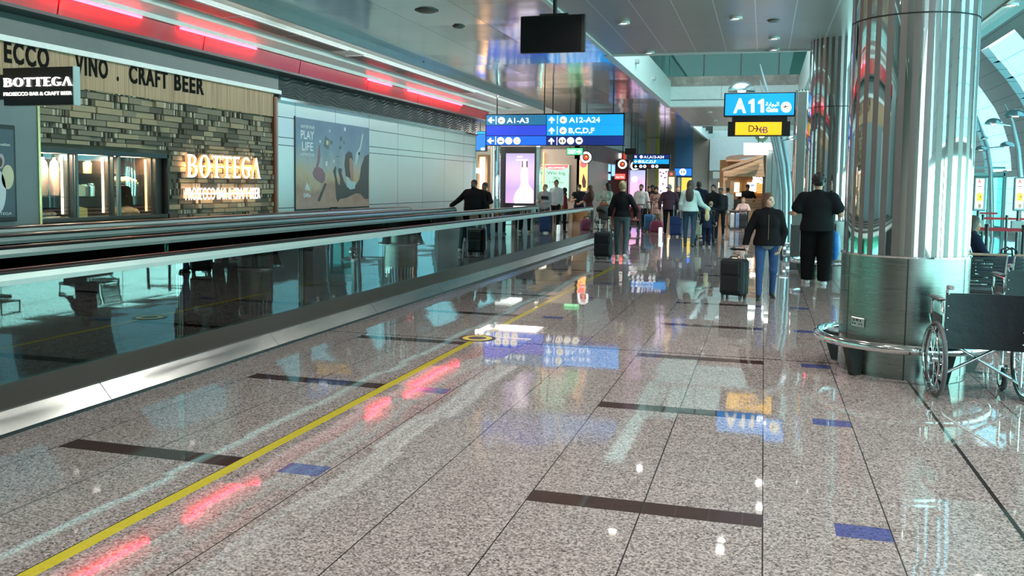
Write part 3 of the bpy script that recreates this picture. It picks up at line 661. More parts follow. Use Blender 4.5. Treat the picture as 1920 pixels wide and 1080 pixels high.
def pillar(x, y, r, label, detail=True):
    t = thing('mirrored_pillar', label, 'pillar', (x, y, 0), 0, 'mirrored pillars')
    zt = 1.08; n = 62; seg = 3; zs = [zt, 3.16, 3.165, ZC+.05]
    for nm, (za, zb) in (('lower_shaft', (zt, 3.15)), ('upper_shaft', (3.165, ZC+.02))):
        m = MB()
        for i in range(n*seg):
            q0 = 2*math.pi*i/(n*seg); q1 = 2*math.pi*(i+1)/(n*seg)
            rr = r
            m._add([(rr*math.cos(q0), rr*math.sin(q0), za), (rr*math.cos(q1), rr*math.sin(q1), za), (rr*math.cos(q1), rr*math.sin(q1), zb), (rr*math.cos(q0), rr*math.sin(q0), zb)], [(0, 1, 2, 3)], (i//seg) % 2)
        o = m.build(nm, [CHROME, STRIPE], t); o.data.polygons.foreach_set('use_smooth', [True]*len(o.data.polygons))
        # weld the strips so the mirror curves smoothly
        import bmesh
        bm = bmesh.new(); bm.from_mesh(o.data); bmesh.ops.remove_doubles(bm, verts=bm.verts, dist=.0005); bm.to_mesh(o.data); bm.free()
    MB().lathe([(r-.01, 3.148), (r-.006, 3.148), (r-.006, 3.167), (r-.01, 3.167)], n=48).build('joint_ring', DARK, t, True)
    MB().lathe([(r+.0, .0), (r+.0, .03), (r+.012, .03), (r+.012, zt-.015)], n=64).build('base_drum', DRUM, t, True)
    MB().lathe([(r+.0, zt-.015), (r+.02, zt-.015), (r+.022, zt), (r+.0, zt+.004), (r-.03, zt+.004)], n=64).build('base_rim', POLISH, t, True)
    for q in (0, 1, 2, 3, 4, 5):
        a = R(q*60-95); u = Vector((math.cos(a), math.sin(a), 0)); w = Vector((-u.y, u.x, 0)); c = u*(r+.013)
        s = MB(); s._add([c-w*.006, c+w*.006, c+w*.006+Vector((0, 0, zt-.02)), c-w*.006+Vector((0, 0, zt-.02))], [(0, 1, 2, 3)]); s.build('drum_joint', DARK, t)
    rg = r+.20; MB().torus((0, 0, .30), rg, .042, n=72, k=12).build('guard_rail', POLISH, t, True)
    for q in range(5):
        a = R(q*72-136); u = Vector((math.cos(a), math.sin(a), 0)); w = Vector((-u.y, u.x, 0)); f = MB()
        f._add([u*(r+.01)-w*.03, u*(rg-.09)-w*.03, u*(rg+.0)-w*.03+Vector((0, 0, .27)), u*(r+.01)-w*.03+Vector((0, 0, .27)), u*(r+.01)+w*.03, u*(rg-.09)+w*.03, u*rg+w*.03+Vector((0, 0, .27)), u*(r+.01)+w*.03+Vector((0, 0, .27))], [(0, 1, 2, 3), (7, 6, 5, 4), (0, 4, 5, 1), (1, 5, 6, 2), (2, 6, 7, 3), (3, 7, 4, 0)])
        f.build('rail_foot', DARK, t)
    if detail:
        # twin power outlet on the drum
        P = onx(1609, 604, 0.0) if False else None
        d = _ray(1609, 604); ang = math.atan2(d[0], d[1]); L = None
        # hit the drum
        dx, dy = d[0], d[1]; A = dx*dx+dy*dy; B = -2*(dx*x+dy*y); Cc = x*x+y*y-(r+.012)**2; s = (-B-math.sqrt(B*B-4*A*Cc))/(2*A)
        h = CAMP+d*s; u = Vector((h[0]-x, h[1]-y, 0)).normalized(); w = Vector((-u.y, u.x, 0)); c = Vector((h[0]-x, h[1]-y, h[2]))
        so = MB(); so.M = Matrix.Translation(c) @ Matrix(((w.x, u.x, 0, 0), (w.y, u.y, 0, 0), (0, 0, 1, 0), (0, 0, 0, 1))); so.box((-.075, 0, -.043), (.075, .012, .043), 0, .005)
        so_o = so.build('power_outlet', mat('outlet steel', (.55, .57, .56), .3, .9), t)
        ho = MB(); ho.M = so.M
        for sx in (-.038, .038):
            ho.box((sx-.006, .012, .008), (sx+.006, .014, .026)); ho.box((sx-.02, .012, -.02), (sx-.008, .014, -.006)); ho.box((sx+.008, .012, -.02), (sx+.02, .014, -.006))
        ho.box((-.012, .012, .012), (-.002, .014, .03)); ho.box((.002, .012, .012), (.012, .014, .03)); ho.build('socket_holes', BLACK, so_o)
    return t
p1 = pillar(PXc, PYc, PR, 'nearest big mirrored pillar with a brushed steel drum base and power outlet')
pillar(PXc+.02, 17.65, PR, 'second mirrored pillar, behind the person in black with white shoes', False)
pillar(PXc+.02, 26.5, PR, 'third mirrored pillar along the row, hidden behind the second', False)
pillar(px(929, 33.2), 33.2, .20, 'slim mirrored pillar at the end of the panelled wall', False)

# ================================================================ ceiling fittings
LAMPD = em('downlight glow', (1, .95, .85), 5, 0)
def downlight(x, y, label, w_=None):
    t = thing('downlight', label, 'downlight', (x, y, ZC-.03), 0, 'ceiling downlights')
    MB().lathe([(.06, .0), (.10, -.012), (.10, .028), (.06, .028)], n=20).build('ring', WHITE, t, True)
    MB().lathe([(0, .006), (.06, .006)], n=20).build('lens', LAMPD, t)
    l = bpy.data.lights.new('downlight_lamp', 'SPOT'); l.energy = w_ or DOWN_W; l.spot_size = R(155); l.spot_blend = .8; l.shadow_soft_size = .06; l.color = (1, .90, .83)
    lo = bpy.data.objects.new('downlight_lamp', l); COL.objects.link(lo); lo.location = (x, y, ZC-.05); return t
dl = [(1170, 41, 'left downlight in the nearer row, between two ceiling seams right of the monitor'), (1380, 32, 'downlight of the nearer row straight above the gate sign'), (1218, 97, 'downlight beside the left corner of the ceiling opening'),
      (1452, 70, 'bigger glowing downlight right of the gate sign'), (1452, 91, 'downlight nearest the right end of the opening edge'), (1896, 7, 'downlight high in the top right corner right of the near pillar')]
for a_, b_, l in dl: q = onz(a_, b_, ZC); downlight(q[0], q[1], l, 25)
for xx, yy in [(a_, b_) for b_ in (-3.5, 0, 3.5, 7, 10.5) for a_ in (-2.34, .07, 2.4)]+[(2.4, 14), (2.4, 17), (-2.0, 33), (.5, 33), (-2., 37), (.5, 37.)]: downlight(xx, yy, w_=(None if yy < 12 else 35 if yy < 20 else 300), label='added round downlight in the flat ceiling outside the picture' if yy < 20 else 'added round downlight beyond the ceiling opening')  # downlights added to brighten the floor and the far crowd
for i, (a_, b_, rr, l) in enumerate(((800, 19, .17, 'larger round ceiling speaker in the glossy ceiling'), (860, 49, .10, 'smaller round ceiling speaker in the glossy ceiling'), (1168, 41, .0, ''), (1450, 38, .09, 'round smoke detector between the right ceiling seams'), (788, 116, .09, 'round detector above the long air grille'))):
    if not rr: continue
    q = onz(a_, b_, ZC); t = thing('ceiling_speaker' if i < 2 else 'smoke_detector', l, 'ceiling fitting', (q[0], q[1], ZC))
    MB().lathe([(0, -.03), (rr*.8, -.03), (rr, -.01), (rr, 0)], n=24).build('cover', mat('speaker grey', (.16, .16, .15), .5), t, True); MB().lathe([(rr, 0), (rr*1.12, 0), (rr*1.12, -.008), (rr, -.008)], n=24).build('rim', DARK, t)
def grille_mat():
    m = bpy.data.materials.new('grille slats'); k = N(m); co, x, y, z = k.coord(); k.base(k.mix(k.gridline(y, .07, 0, .03), (.17, .20, .195), (.03, .04, .04))); k.b.inputs['Roughness'].default_value = .4; return m
GRM = grille_mat()
for i, (pa, pb, l) in enumerate(((300, 638, 'air grille in the cove, nearer one at the top left'), (668, 882, 'long air grille in the cove above the advert wall'))):
    ya, yb = onz(pa, 60, 4.36)[1], onz(pb, 60, 4.36)[1]
    ya = onx(pa, 0, -8.45)[1]; yb = onx(pb, 0, -8.45)[1]
    t = thing('air_grille', l, 'air grille', (-8.48, (ya+yb)/2, 4.36)); MB().box((-8.70, ya, 4.345), (-8.27, yb, 4.36)).build('frame', WHITE, t)
    n = max(2, round((yb-ya)/2.2))
    for q in range(n): MB().box((-8.66, ya+.05+q*(yb-ya)/n, 4.338), (-8.31, ya+(q+1)*(yb-ya)/n-.03, 4.346)).build('slats', GRM, t)
    settle(t)

# ================================================================ stone wall shop: signs, cabinet, poster
def serif(body, o, u, v, cap, width, root, m, dep, name):
    """thin-thick display capitals without crossbar on the last letter"""
    L = {'B': 1., 'O': 1.15, 'T': .98, 'E': .85, 'G': 1.1, 'A': 1.05}
    th, tn = .26, .09; tot = sum(L[c] for c in body)+.14*(len(body)-1); sx = width/tot; x = 0; cur = [None]
    def P(poly): cur[0].prism([(x*sx+a*sx, b*cap) for a, b in poly], o, u, v, dep, 0, 1 if isinstance(m, (list, tuple)) and len(m) > 1 else 0)
    def ring(cx, cy, rx, ry, a0, a1, fx=.24, fy=.08, n=18):
        for i in range(n):
            q0, q1 = a0+(a1-a0)*i/n, a0+(a1-a0)*(i+1)/n
            P([(cx+(rx-fx)*math.cos(q0), cy+(ry-fy)*math.sin(q0)), (cx+rx*math.cos(q0), cy+ry*math.sin(q0)), (cx+rx*math.cos(q1), cy+ry*math.sin(q1)), (cx+(rx-fx)*math.cos(q1), cy+(ry-fy)*math.sin(q1))])
    for c in body:
        w = L[c]; cur[0] = MB()
        if c == 'B':
            P([(.06, 0), (.06+th, 0), (.06+th, 1), (.06, 1)]); P([(0, 0), (.5, 0), (.5, tn), (0, tn)]); P([(0, 1-tn), (.45, 1-tn), (.45, 1), (0, 1)]); P([(.3, .5), (.5, .5), (.5, .57), (.3, .57)])
            ring(.46, .765, .42, .235, -math.pi/2, math.pi/2, .22, .07); ring(.5, .28, .48, .28, -math.pi/2, math.pi/2, .24, .08)
        elif c == 'O': ring(.57, .5, .57, .52, 0, 2*math.pi, .26, .07, 30)
        elif c == 'T': P([(.36, 0), (.36+th, 0), (.36+th, 1), (.36, 1)]); P([(0, 1-tn), (.98, 1-tn), (.98, 1), (0, 1)]); P([(0, .82), (.05, .82), (.08, 1), (0, 1)]); P([(.93, .82), (.98, .82), (.98, 1), (.9, 1)]); P([(.24, 0), (.74, 0), (.74, .05), (.24, .05)])
        elif c == 'E': P([(.1, 0), (.1+th, 0), (.1+th, 1), (.1, 1)]); P([(0, 0), (.85, 0), (.85, tn), (0, tn)]); P([(0, 1-tn), (.8, 1-tn), (.8, 1), (0, 1)]); P([(.3, .47), (.66, .47), (.66, .47+tn), (.3, .47+tn)]); P([(.78, .02), (.85, .02), (.85, .2), (.82, .2)])
        elif c == 'G': ring(.57, .5, .57, .52, R(45), R(325), .26, .07, 26); P([(.72, .02), (.72+.24, .1), (.96, .42), (.72, .42)]); P([(.6, .38), (1.08, .38), (1.08, .43), (.6, .43)])
        elif c == 'A': P([(0, 0), (.08, 0), (.52, 1), (.44, 1)]); P([(.72, 0), (1.0, 0), (.6, 1), (.44, 1)]); P([(-.05, 0), (.16, 0), (.16, .04), (-.05, .04)]); P([(.64, 0), (1.06, 0), (1.06, .04), (.64, .04)])
        x += w+.14; cur[0].build('letter', m, root)
    return None
YZ = ((0, 1, 0), (0, 0, 1))
SGW = em('lit letter white', (1, .96, .90), 1.5, 0); HALO = em('lit letter halo', (1, .50, .16), 3.2, 0)
# halo-lit wall sign
y0, y1 = onx(345, 310, -9.9)[1], onx(483, 310, -9.9)[1]; zb, zt = onx(345, 332, -9.9)[2], onx(345, 289, -9.9)[2]
ws = thing('wall_sign', 'glowing white BOTTEGA letters on the stone wall with an orange halo', 'sign', (-9.9, (y0+y1)/2, zb))
serif('BOTTEGA', (-9.88, y0, zb), *YZ, zt-zb, y1-y0, ws, [SGW, em('lit letter side', (.8, .36, .12), .7, 0)], .05, 'letters')
za, zc_ = onx(350, 375, -9.9)[2], onx(350, 352, -9.9)[2]
text_mesh('PROSECCO BAR & CRAFT BEER', SGW, ws, 'small_letters', (-9.88, y0, za), *YZ, (zc_-za), (y1-y0)*1.02, .008, 0.)
for zz in ((zb+zt)/2, (za+zc_)/2): MB().box((-9.918, y0+.02, zz-.012), (-9.91, y1-.05, zz+.012)).build('backlight', em('halo tube', (1, .48, .15), 24, 0), ws)
settle(ws)
# black dimensional words on the wooden fascia
ft = thing('fascia_lettering', 'black letters PROSECCO . VINO . CRAFT BEER on the wooden fascia', 'lettering', (-9.93, 8, zF0+.2)); X = -9.93
LB = mat('letter black', (.010, .009, .008), .8, spec=.1); cap = onx(60, 87, X)[2]-onx(60, 125, X)[2]*1
def fword(w, pa, pb, zc__):
    ya, yb = onx(pa, 100, X)[1], onx(pb, 100, X)[1]; text_mesh(w, LB, ft, 'letters', (X, ya, zc__), *YZ, cap*.98, yb-ya, .012, .03, 1.2)
zl = onx(60, 123.5, X)[2]
fword('ECCO', 7.5, 91, zl); fword('VINO', 140, 201, zl); fword('.', 218, 221, zl); fword('CRAFT', 241, 313, zl); fword('BEER', 326, 381, zl)
ye = onx(7.5, 100, X)[1]; text_mesh('PROS', LB, ft, 'letters', (X, ye-1.85, zl), *YZ, cap*.98, 1.65, .012, .03, 1.2); settle(ft)
# blade sign sticking out of the wall
Y = 9.25; pa = ony(5, 128, Y); pb = ony(137.5, 196, Y); bs = thing('blade_sign', 'black lit BOTTEGA blade sign jutting out over the slate pier', 'sign', (pa[0], Y, pb[2]))
MB().box((pa[0], Y, pb[2]), (pb[0], Y+.11, pa[2]), 0, .004).build('casing', [mat('blade black', (.01, .009, .009), .3)], bs)
MB().box((pb[0], Y+.0, pb[2]-.005), (pb[0]+.012, Y+.11, pa[2]+.005)).build('side_panel', mat('blade edge', (.55, .62, .61), .3, .5), bs); MB().box((-10, Y+.02, pb[2]+.08), (pa[0], Y+.09, pa[2]-.08)).build('wall_bracket', DARK, bs)
q0 = ony(9, 163, Y); q1 = ony(136, 144, Y); serif('BOTTEGA', (q0[0], Y-.004, q0[2]), (1, 0, 0), (0, 0, 1), q1[2]-q0[2], q1[0]-q0[0], bs, SGW, .02, 'letters')
q0 = ony(8, 180, Y); q1 = ony(135, 171, Y); text_mesh('PROSECCO BAR & CRAFT BEER', SGW, bs, 'small_letters', (q0[0], Y-.004, q0[2]), (1, 0, 0), (0, 0, 1), q1[2]-q0[2], q1[0]-q0[0], .01, 0.); settle(bs)
# framed poster on the slate pier
X = -9.895; ya, yb = onx(-45, 300, X)[1], onx(27, 300, X)[1]; za, zb = onx(20, 415, X)[2], onx(20, 235, X)[2]
po = thing('poster', 'dark framed food poster on the slate pier at the left edge', 'poster', (X, ya, za)); MB().box((X-.02, ya, za), (X+.03, yb, zb), 0, .008).build('frame', BLACK, po)
MB().box((X+.02, ya+.05, za+.06), (X+.033, yb-.04, zb-.06)).build('print', mat('poster slate blue', (.07, .10, .13), .35), po)
def onwall(pts, X): return [tuple(onx(a, b, X)[1:]) for a, b in pts]
def wshape(pts, X, name, m, root, dep=.004):
    q = onwall(pts, X); ar = sum(q[i][0]*q[(i+1) % len(q)][1]-q[(i+1) % len(q)][0]*q[i][1] for i in range(len(q)))
    if ar < 0: q = q[::-1]
    return MB().prism(q, (X, 0, 0), *YZ, dep).build(name, m, root)
def ellp(cx, cy, rx, ry, n=22): return [(cx+rx*math.cos(2*math.pi*i/n), cy+ry*math.sin(2*math.pi*i/n)) for i in range(n)]
X2 = X+.034; wshape(ellp(14, 332, 11.5, 23), X2, 'printed_cream', mat('print cream', (.75, .66, .45), .5), po); wshape(ellp(-6, 360, 17, 42), X2, 'printed_cup', mat('print white', (.72, .74, .78), .5), po); wshape(ellp(1, 302, 7, 14), X2, 'printed_ring', mat('print mauve', (.52, .42, .45), .5), po); wshape(ellp(0, 304, 4, 9), X2+.004, 'printed_coffee', mat('print coffee', (.10, .06, .05), .5), po)
q0 = onx(-18, 404, X2); q1 = onx(22, 404, X2); text_mesh('BOTTEGA', WHITE, po, 'lettering', tuple(q0), *YZ, onx(10, 399, X2)[2]-onx(10, 404, X2)[2], q1[1]-q0[1], .003)
q0 = onx(-16, 272, X2); q1 = onx(19, 272, X2); text_mesh('for breakfast', WHITE, po, 'lettering', tuple(q0), *YZ, onx(10, 267, X2)[2]-onx(10, 272, X2)[2], q1[1]-q0[1], .003); settle(po)
# lit food display cabinet set in the stone wall
Xc = -10.; ya, yb = yS0+.02, yN-.03
cab = thing('display_cabinet', 'black framed lit food cabinet set into the stone wall', 'cabinet', (Xc, (ya+yb)/2, zN0)); FR = mat('cabinet frame', (.02, .025, .025), .3)
fr = MB(); fr.box((-10.02, ya, zN1-.07), (-9.90, yb, zN1)); fr.box((-10.02, ya, zN0), (-9.90, yb, zN0+.05)); fr.box((-10.02, yb-.035, zN0), (-9.90, yb, zN1)); fr.build('frame', FR, cab)
bays = [(63, 127), (137, 203), (217, 283)]; by = [(onx(a, 340, Xc)[1], onx(b, 340, Xc)[1]) for a, b in bays]; by[0] = (ya+.03, by[0][1])
INW = mat('cabinet interior steel', (.45, .42, .38), .25, .7); DKI = mat('cabinet dark interior', (.03, .018, .012), .4)
MB().box((-10.75, ya-.2, zN0), (-10.7, yb, zN1)).build('back_panel', mat('cabinet back', (.30, .31, .30), .35), cab); MB().box((-10.72, ya-.2, zN1-.05), (-10.02, yb, zN1)).build('top_panel', DKI, cab); MB().box((-10.72, ya-.2, zN0), (-10.02, yb, zN0+.04)).build('floor_panel', INW, cab)
MB().box((-10.72, yb-.03, zN0), (-10.02, yb, zN1)).build('side_panel', DKI, cab)
for i, (a_, b_) in enumerate(by):
    e = by[i+1][0] if i < 2 else yb-.035
    MB().box((-9.96, b_, zN0+.05), (-9.905, b_+.025, zN1-.07)).build('mullion', FR, cab); MB().box((-10.7, b_+.0, zN0+.04), (-10.0, e-.03, zN1-.05)).build('divider', DKI if i else FR, cab)
    if i < 2: MB().box((-9.96, e-.04, zN0+.05), (-9.9, e+.0, zN1-.07)).build('mullion', mat('cabinet teal edge', (.10, .16, .16), .3), cab)
    MB().box((-9.952, a_, zN0+.05), (-9.946, b_, zN1-.07)).build('glass_pane', glass_mat('cabinet glass', (.95, .97, .96), .25), cab)
    MB().box((-10.10, b_-.03, zN0+.1), (-10.07, b_-.012, zN1-.1)).build('led_tube', em('cabinet tube', (1, .78, .52), 3, 0) if i != 2 else em('warm tube', (1, .5, .2), 2.5, 0), cab)
    MB().box((-10.25, a_+.05, zN1-.068), (-10.05, b_-.05, zN1-.055)).build('top_lamp', LEDWARM, cab)
    for zz in ((.33,) if i == 0 else (.33, .66)): MB().box((-10.68, a_, zN0+zz*(zN1-zN0)), (-10.06, b_-.02, zN0+zz*(zN1-zN0)+.012)).build('shelf', glass_mat('shelf glass', (.8, .92, .9), 1) if i else FR, cab)
settle(cab)
for (a_, b_), w_, c_ in zip(by, (34, 34, 34), ((1, .80, .62), (1, .84, .62), (1, .62, .34))): area_lamp('cabinet_lamp', (-10.12, (a_+b_)/2, zN1-.08), .15, b_-a_-.1, w_, c_)
hz = zN1-zN0; a_, b_ = by[0]
HAM = mat('cured ham', (.50, .22, .18), .5, bump=.4, bscale=30); HAM2 = mat('cured ham pale', (.60, .42, .32), .5, bump=.4, bscale=30)
for i in range(3):
    yy = a_+.10+i*.22; zz0 = zN0+.345*hz; t = thing('hanging_ham', ('leftmost reddish', 'middle pale', 'rightmost pale')[i]+' long cured ham standing in the left bay of the cabinet', 'ham', (-10.2, yy, zz0), 0, 'cured hams')
    MB().lathe([(0, .0), (.06, .01), (.075, .12), (.072, .40), (.055, .50), (.02, .54), (0, .545)], n=16).build('meat', HAM if i == 0 else HAM2, t, True); MB().lathe([(0, .54), (.022, .54), (.022, .57), (0, .57)], n=10).build('tie', WHITE, t)
mt = MB(); 
tr = thing('meat_tray', 'tray of pink sliced meat at the bottom of the left bay', 'tray', (-10.3, (a_+b_)/2, zN0+.04)); MB().box((-.2, -.3, 0), (.2, .3, .03), 0, .01).build('tray', STEEL, tr)
for i in range(5): MB().ell((.05, -.22+i*.11, .06), (.09, .06, .04), 12, 8).build('slice', HAM2, tr, True)
a_, b_ = by[1]; CH = mat('cheese yellow', (.80, .55, .16), .5, bump=.2); CH2 = mat('cheese cream', (.82, .72, .45), .5)
def wedge(y, z, sx, sy, sz, m, label):
    q = MB(); q._add([(-sx, -sy, 0), (sx, -sy, 0), (-sx, sy, 0), (sx, sy*.6, 0), (-sx, -sy, sz), (sx, -sy, sz), (-sx, sy, sz*.7), (sx, sy*.6, sz*.7)], [(0, 2, 3, 1), (4, 5, 7, 6), (0, 1, 5, 4), (1, 3, 7, 5), (3, 2, 6, 7), (2, 0, 4, 6)]); o = q.build('cheese_wedge', m, loc=(-10.2, y, z)); tag(o, label, 'cheese', 'cheeses in the cabinet')
wedge(a_+.22, zN0+.04, .15, .2, .2, CH, 'yellow cheese wedge at the bottom of the middle bay'); wedge(a_+.22, zN0+.33*hz+.012, .12, .2, .22, CH2, 'cream cheese block on the lower shelf of the middle bay')
for i, (yy, zz, h_, m_, l) in enumerate(((b_-.22, .66, .20, CH, 'yellow jar on the upper shelf of the middle bay'), (b_-.30, .33, .18, mat('jar dark', (.08, .07, .06), .3), 'dark jar on the lower shelf of the middle bay'), (b_-.16, .33, .20, STEEL, 'steel can on the lower shelf of the middle bay'))):
    t = thing('jar', l, 'jar', (-10.2, yy, zN0+zz*hz+.012), 0, 'jars in the cabinet'); MB().lathe([(0, 0), (.06, 0), (.065, h_*.8), (.045, h_*.88), (0, h_*.88)], n=16).build('body', m_, t, True); MB().lathe([(0, h_*.88), (.05, h_*.88), (.05, h_), (0, h_)], n=16).build('lid', STEEL, t)
a_, b_ = by[2]; ROAST = mat('roast meat', (.78, .38, .20), .45, bump=.8, bscale=18, var=.5)
for i, (yy, zz, l) in enumerate(((a_+.18, .50, 'left roast joint on the upper tray of the right bay'), (a_+.48, .50, 'right roast joint on the upper tray of the right bay'), (a_+.18, .04, 'left roast joint on the bottom tray of the right bay'), (a_+.5, .04, 'right roast joint on the bottom tray of the right bay'))):
    z_ = zN0+max(.045, zz*hz); t = thing('roast_joint', l, 'roast meat', (-10.19, yy, z_), 0, 'roast joints'); MB().ell((0, -.03, .07), (.11, .16, .075), 14, 9).ell((.02, .12, .06), (.07, .09, .05), 12, 8).build('meat', ROAST, t, True); MB().cyl((0, .17, .05), (.02, .25, .03), .02, 8).build('bone', CH2, t, True)
t = thing('oven_rack', 'wire rack carrying the upper roast joints in the right bay', 'rack', (-10.25, a_+.35, zN0+.5*hz)); 
q = MB()
for i in range(9): q.cyl((-10.45+i*.05, a_+.02, zN0+.5*hz-.006), (-10.45+i*.05, b_-.06, zN0+.5*hz-.006), .005, 6)
q.build('rack_wires', STEEL, t); settle(t)

# ================================================================ wall advert
X = -9.985; ad = thing('advert', 'large PLAY LIFE advert with floating things on the pale panel wall', 'advert', tuple(onx(554, 389, X)))
def ad_mat():
    m = bpy.data.materials.new('advert print'); k = N(m); co, x, y, z = k.coord(); n = k.noise(co, 1.6, 5., .65); h = k.math('ADD', k.math('MULTIPLY', z, .42), k.math('MULTIPLY', k.math('SUBTRACT', n, .5), .55))
    k.base(k.ramp(h, [(.02, (.52, .34, .27)), (.16, (.40, .24, .19)), (.28, (.55, .42, .27)), (.40, (.42, .43, .42)), (.55, (.22, .31, .38)), (.85, (.16, .23, .31))])); k.b.inputs['Roughness'].default_value = .3; return m
q = onwall([(554, 219), (692.5, 241), (690.5, 386.5), (554, 388.5)], X); AZ = min(t[1] for t in q); ya, yb = q[0][0], q[1][0]; zb = min(q[2][1], q[3][1]); zt = q[0][1]
MB().box((-10, ya, zb), (-9.985, yb, zt)).build('print', ad_mat(), ad); MB().box((-10, ya-.035, zb-.02), (-9.98, ya, zt+.02)).box((-10, ya, zb-.03), (-9.98, yb, zb)).build('frame', DARK, ad)
Z4 = lambda pts: [(540+a/5.144, 200+b/5.143) for a, b in pts]
PD_ = mat('print dark figure', (.085, .085, .08), .4); PSK = mat('print skin', (.45, .25, .19), .4); PW = mat('print pale', (.62, .66, .68), .4); PMV = mat('print mauve ball', (.30, .16, .19), .4); PTE = mat('print teal dress', (.45, .58, .60), .4); PGR = mat('print grey green', (.14, .17, .15), .4); X3 = -9.984
wshape(Z4([(435, 620), (455, 575), (465, 590), (462, 650), (480, 740), (500, 760), (505, 700), (485, 620), (490, 590), (520, 600), (515, 640), (540, 720), (560, 760), (590, 770), (650, 760), (690, 700), (705, 580), (740, 480), (780, 455), (775, 888), (740, 890), (700, 840), (650, 835), (560, 880), (500, 890), (480, 920), (465, 880), (455, 700)]), X3, 'printed_figure', PD_, ad)
wshape(Z4([(545, 560), (555, 460), (585, 430), (615, 445), (625, 500), (615, 560), (600, 690), (560, 670)]), X3+.001, 'printed_hair', PD_, ad); wshape(Z4([(590, 500), (612, 495), (628, 560), (630, 640), (632, 715), (605, 700), (592, 600)]), X3+.003, 'printed_face', PSK, ad)
wshape(Z4([(550, 670), (580, 680), (600, 720), (650, 730), (645, 790), (600, 800), (565, 770)]), X3+.004, 'printed_shirt', PTE, ad)
wshape(Z4([(238, 640), (255, 590), (290, 578), (330, 600), (358, 650), (355, 715), (330, 738), (285, 715), (250, 680)]), X3, 'printed_ball', PMV, ad); wshape(Z4([(270, 575), (285, 530), (290, 470), (300, 370), (308, 375), (312, 480), (300, 550), (285, 582)]), X3+.001, 'printed_ribbon', PMV, ad)
wshape(Z4([(345, 380), (360, 285), (400, 320), (390, 415)]), X3, 'printed_box', PGR, ad); wshape(Z4([(370, 320), (392, 335), (386, 375), (366, 362)]), X3+.004, 'printed_box_face', mat('print yellow', (.60, .55, .35), .4), ad)
wshape(Z4([(285, 905), (355, 735), (372, 745), (305, 915)]), X3, 'printed_flute', PD_, ad); wshape(Z4([(640, 560), (655, 450), (690, 390), (715, 260), (725, 270), (705, 400), (690, 440), (660, 560)]), X3, 'printed_dancer', PTE, ad)
wshape(Z4([(160, 800), (180, 725), (205, 775), (215, 810)]), X3, 'printed_peak', PW, ad)
for cx, cy, rx, ry in ((548, 218, 9, 20), (512, 310, 10, 24), (420, 345, 10, 22), (400, 235, 5, 14), (370, 550, 12, 28), (308, 335, 8, 16), (505, 395, 12, 18), (442, 525, 7, 18), (478, 482, 6, 8), (540, 345, 6, 12), (685, 455, 8, 18)): wshape(Z4(ellp(cx, cy, rx, ry, 10)), X3, 'printed_trinket', PW if (cx+cy) % 3 else PGR, ad)
AT = mat('print white', (.72, .74, .78), .5)
def adtext(w, xa, yb_, xb, cap_): q0 = onx(*Z4([(xa, yb_)])[0], X3); q1 = onx(*Z4([(xb, yb_)])[0], X3); c = onx(*Z4([(xa, yb_-cap_)])[0], X3)[2]-q0[2]; text_mesh(w, AT, ad, 'lettering', tuple(q0), *YZ, c, q1[1]-q0[1], .004, .02)
adtext("DON'T JUST LIVE LIFE", 124, 200, 252, 26); adtext('PLAY', 122, 306, 250, 80); adtext('LIFE', 133, 418, 240, 80); adtext('IN A CITY BUILT FOR PLAY', 112, 470, 258, 26); adtext('Qiddiya', 147, 872, 218, 38)
settle(ad)
lb = thing('wall_label', 'small navy label under the advert', 'label', tuple(onx(627, 395, X))); q = onwall([(618.5, 388.5), (633, 395.5)], X); MB().box((-10, q[0][0], q[1][1]), (-9.985, q[1][0], q[0][1])).build('plate', mat('navy plate', (.015, .045, .08), .4), lb); q0 = onx(620, 393.7, X); q1 = onx(632, 393.7, X); text_mesh('Clear Ch', AT, lb, 'lettering', (X, q0[1], q0[2]), *YZ, .045, q1[1]-q0[1], .003); settle(lb)
# ================================================================ far left shops and screens
def box_px(x0, y0, x1, y1, Y, dep, zb=None):
    a = ony(x0, y0, Y); b = ony(x1, y1, Y); return (a[0], Y, b[2] if zb is None else zb), (b[0], Y+dep, a[2])
def grad_em(name, stops, e, axis=2, lo=0., hi=1., nz=.25, ns=2.):
    m = bpy.data.materials.new(name); k = N(m); co, x, y, z = k.coord(); v = (x, y, z)[axis]
    h = k.math('DIVIDE', k.math('SUBTRACT', v, lo), hi-lo); h = k.math('ADD', h, k.math('MULTIPLY', k.math('SUBTRACT', k.noise(co, ns), .5), nz))
    c = k.ramp(h, stops); k.base((.02, .02, .02)); k.link(c, k.b.inputs['Emission Color']); k.b.inputs['Emission Strength'].default_value = e; k.b.inputs['Roughness'].default_value = .2; return m
Y = 31.5; sg = thing('hanging_sign', 'blue hanging sign just past the end of the panelled wall', 'sign', (ony(898, 265, Y)[0], Y, 2.6)); a, b = casing(sg, 888, 246, 911, 284, Y, .2); F = Face(sg, Y-.002)
F.rect(889, 252, 910, 282, 'sign_panel', SGN_B2); F.rect(889, 247, 910, 251, 'sign_panel', SGN_CY); F.rect(902, 277, 909, 282, 'symbol', SGN_WH, .004, .01); rods(sg, (899,), Y, ZC, a[2]); settle(sg)
Y = 37.; sc_ = thing('light_column', 'tall warm lit display column inside the far left shop', 'display', (px(905, Y), Y, 0)); a, b = box_px(896, 290, 913, 395, Y, .4, 0.)
MB().box(a, b).build('body', mat('shop wood', (.50, .30, .17), .4), sc_); MB().box((a[0]+.1, Y-.02, .9), (b[0]-.1, Y, b[2]-.1)).build('light_panel', em('shop glow', (1, .62, .33), 1.3), sc_); q = box_px(893, 315, 903, 325, Y-.4, .1); MB().box(*q).build('price_screen', em('price white', (.7, .85, 1), 1.2), sc_); settle(sc_)
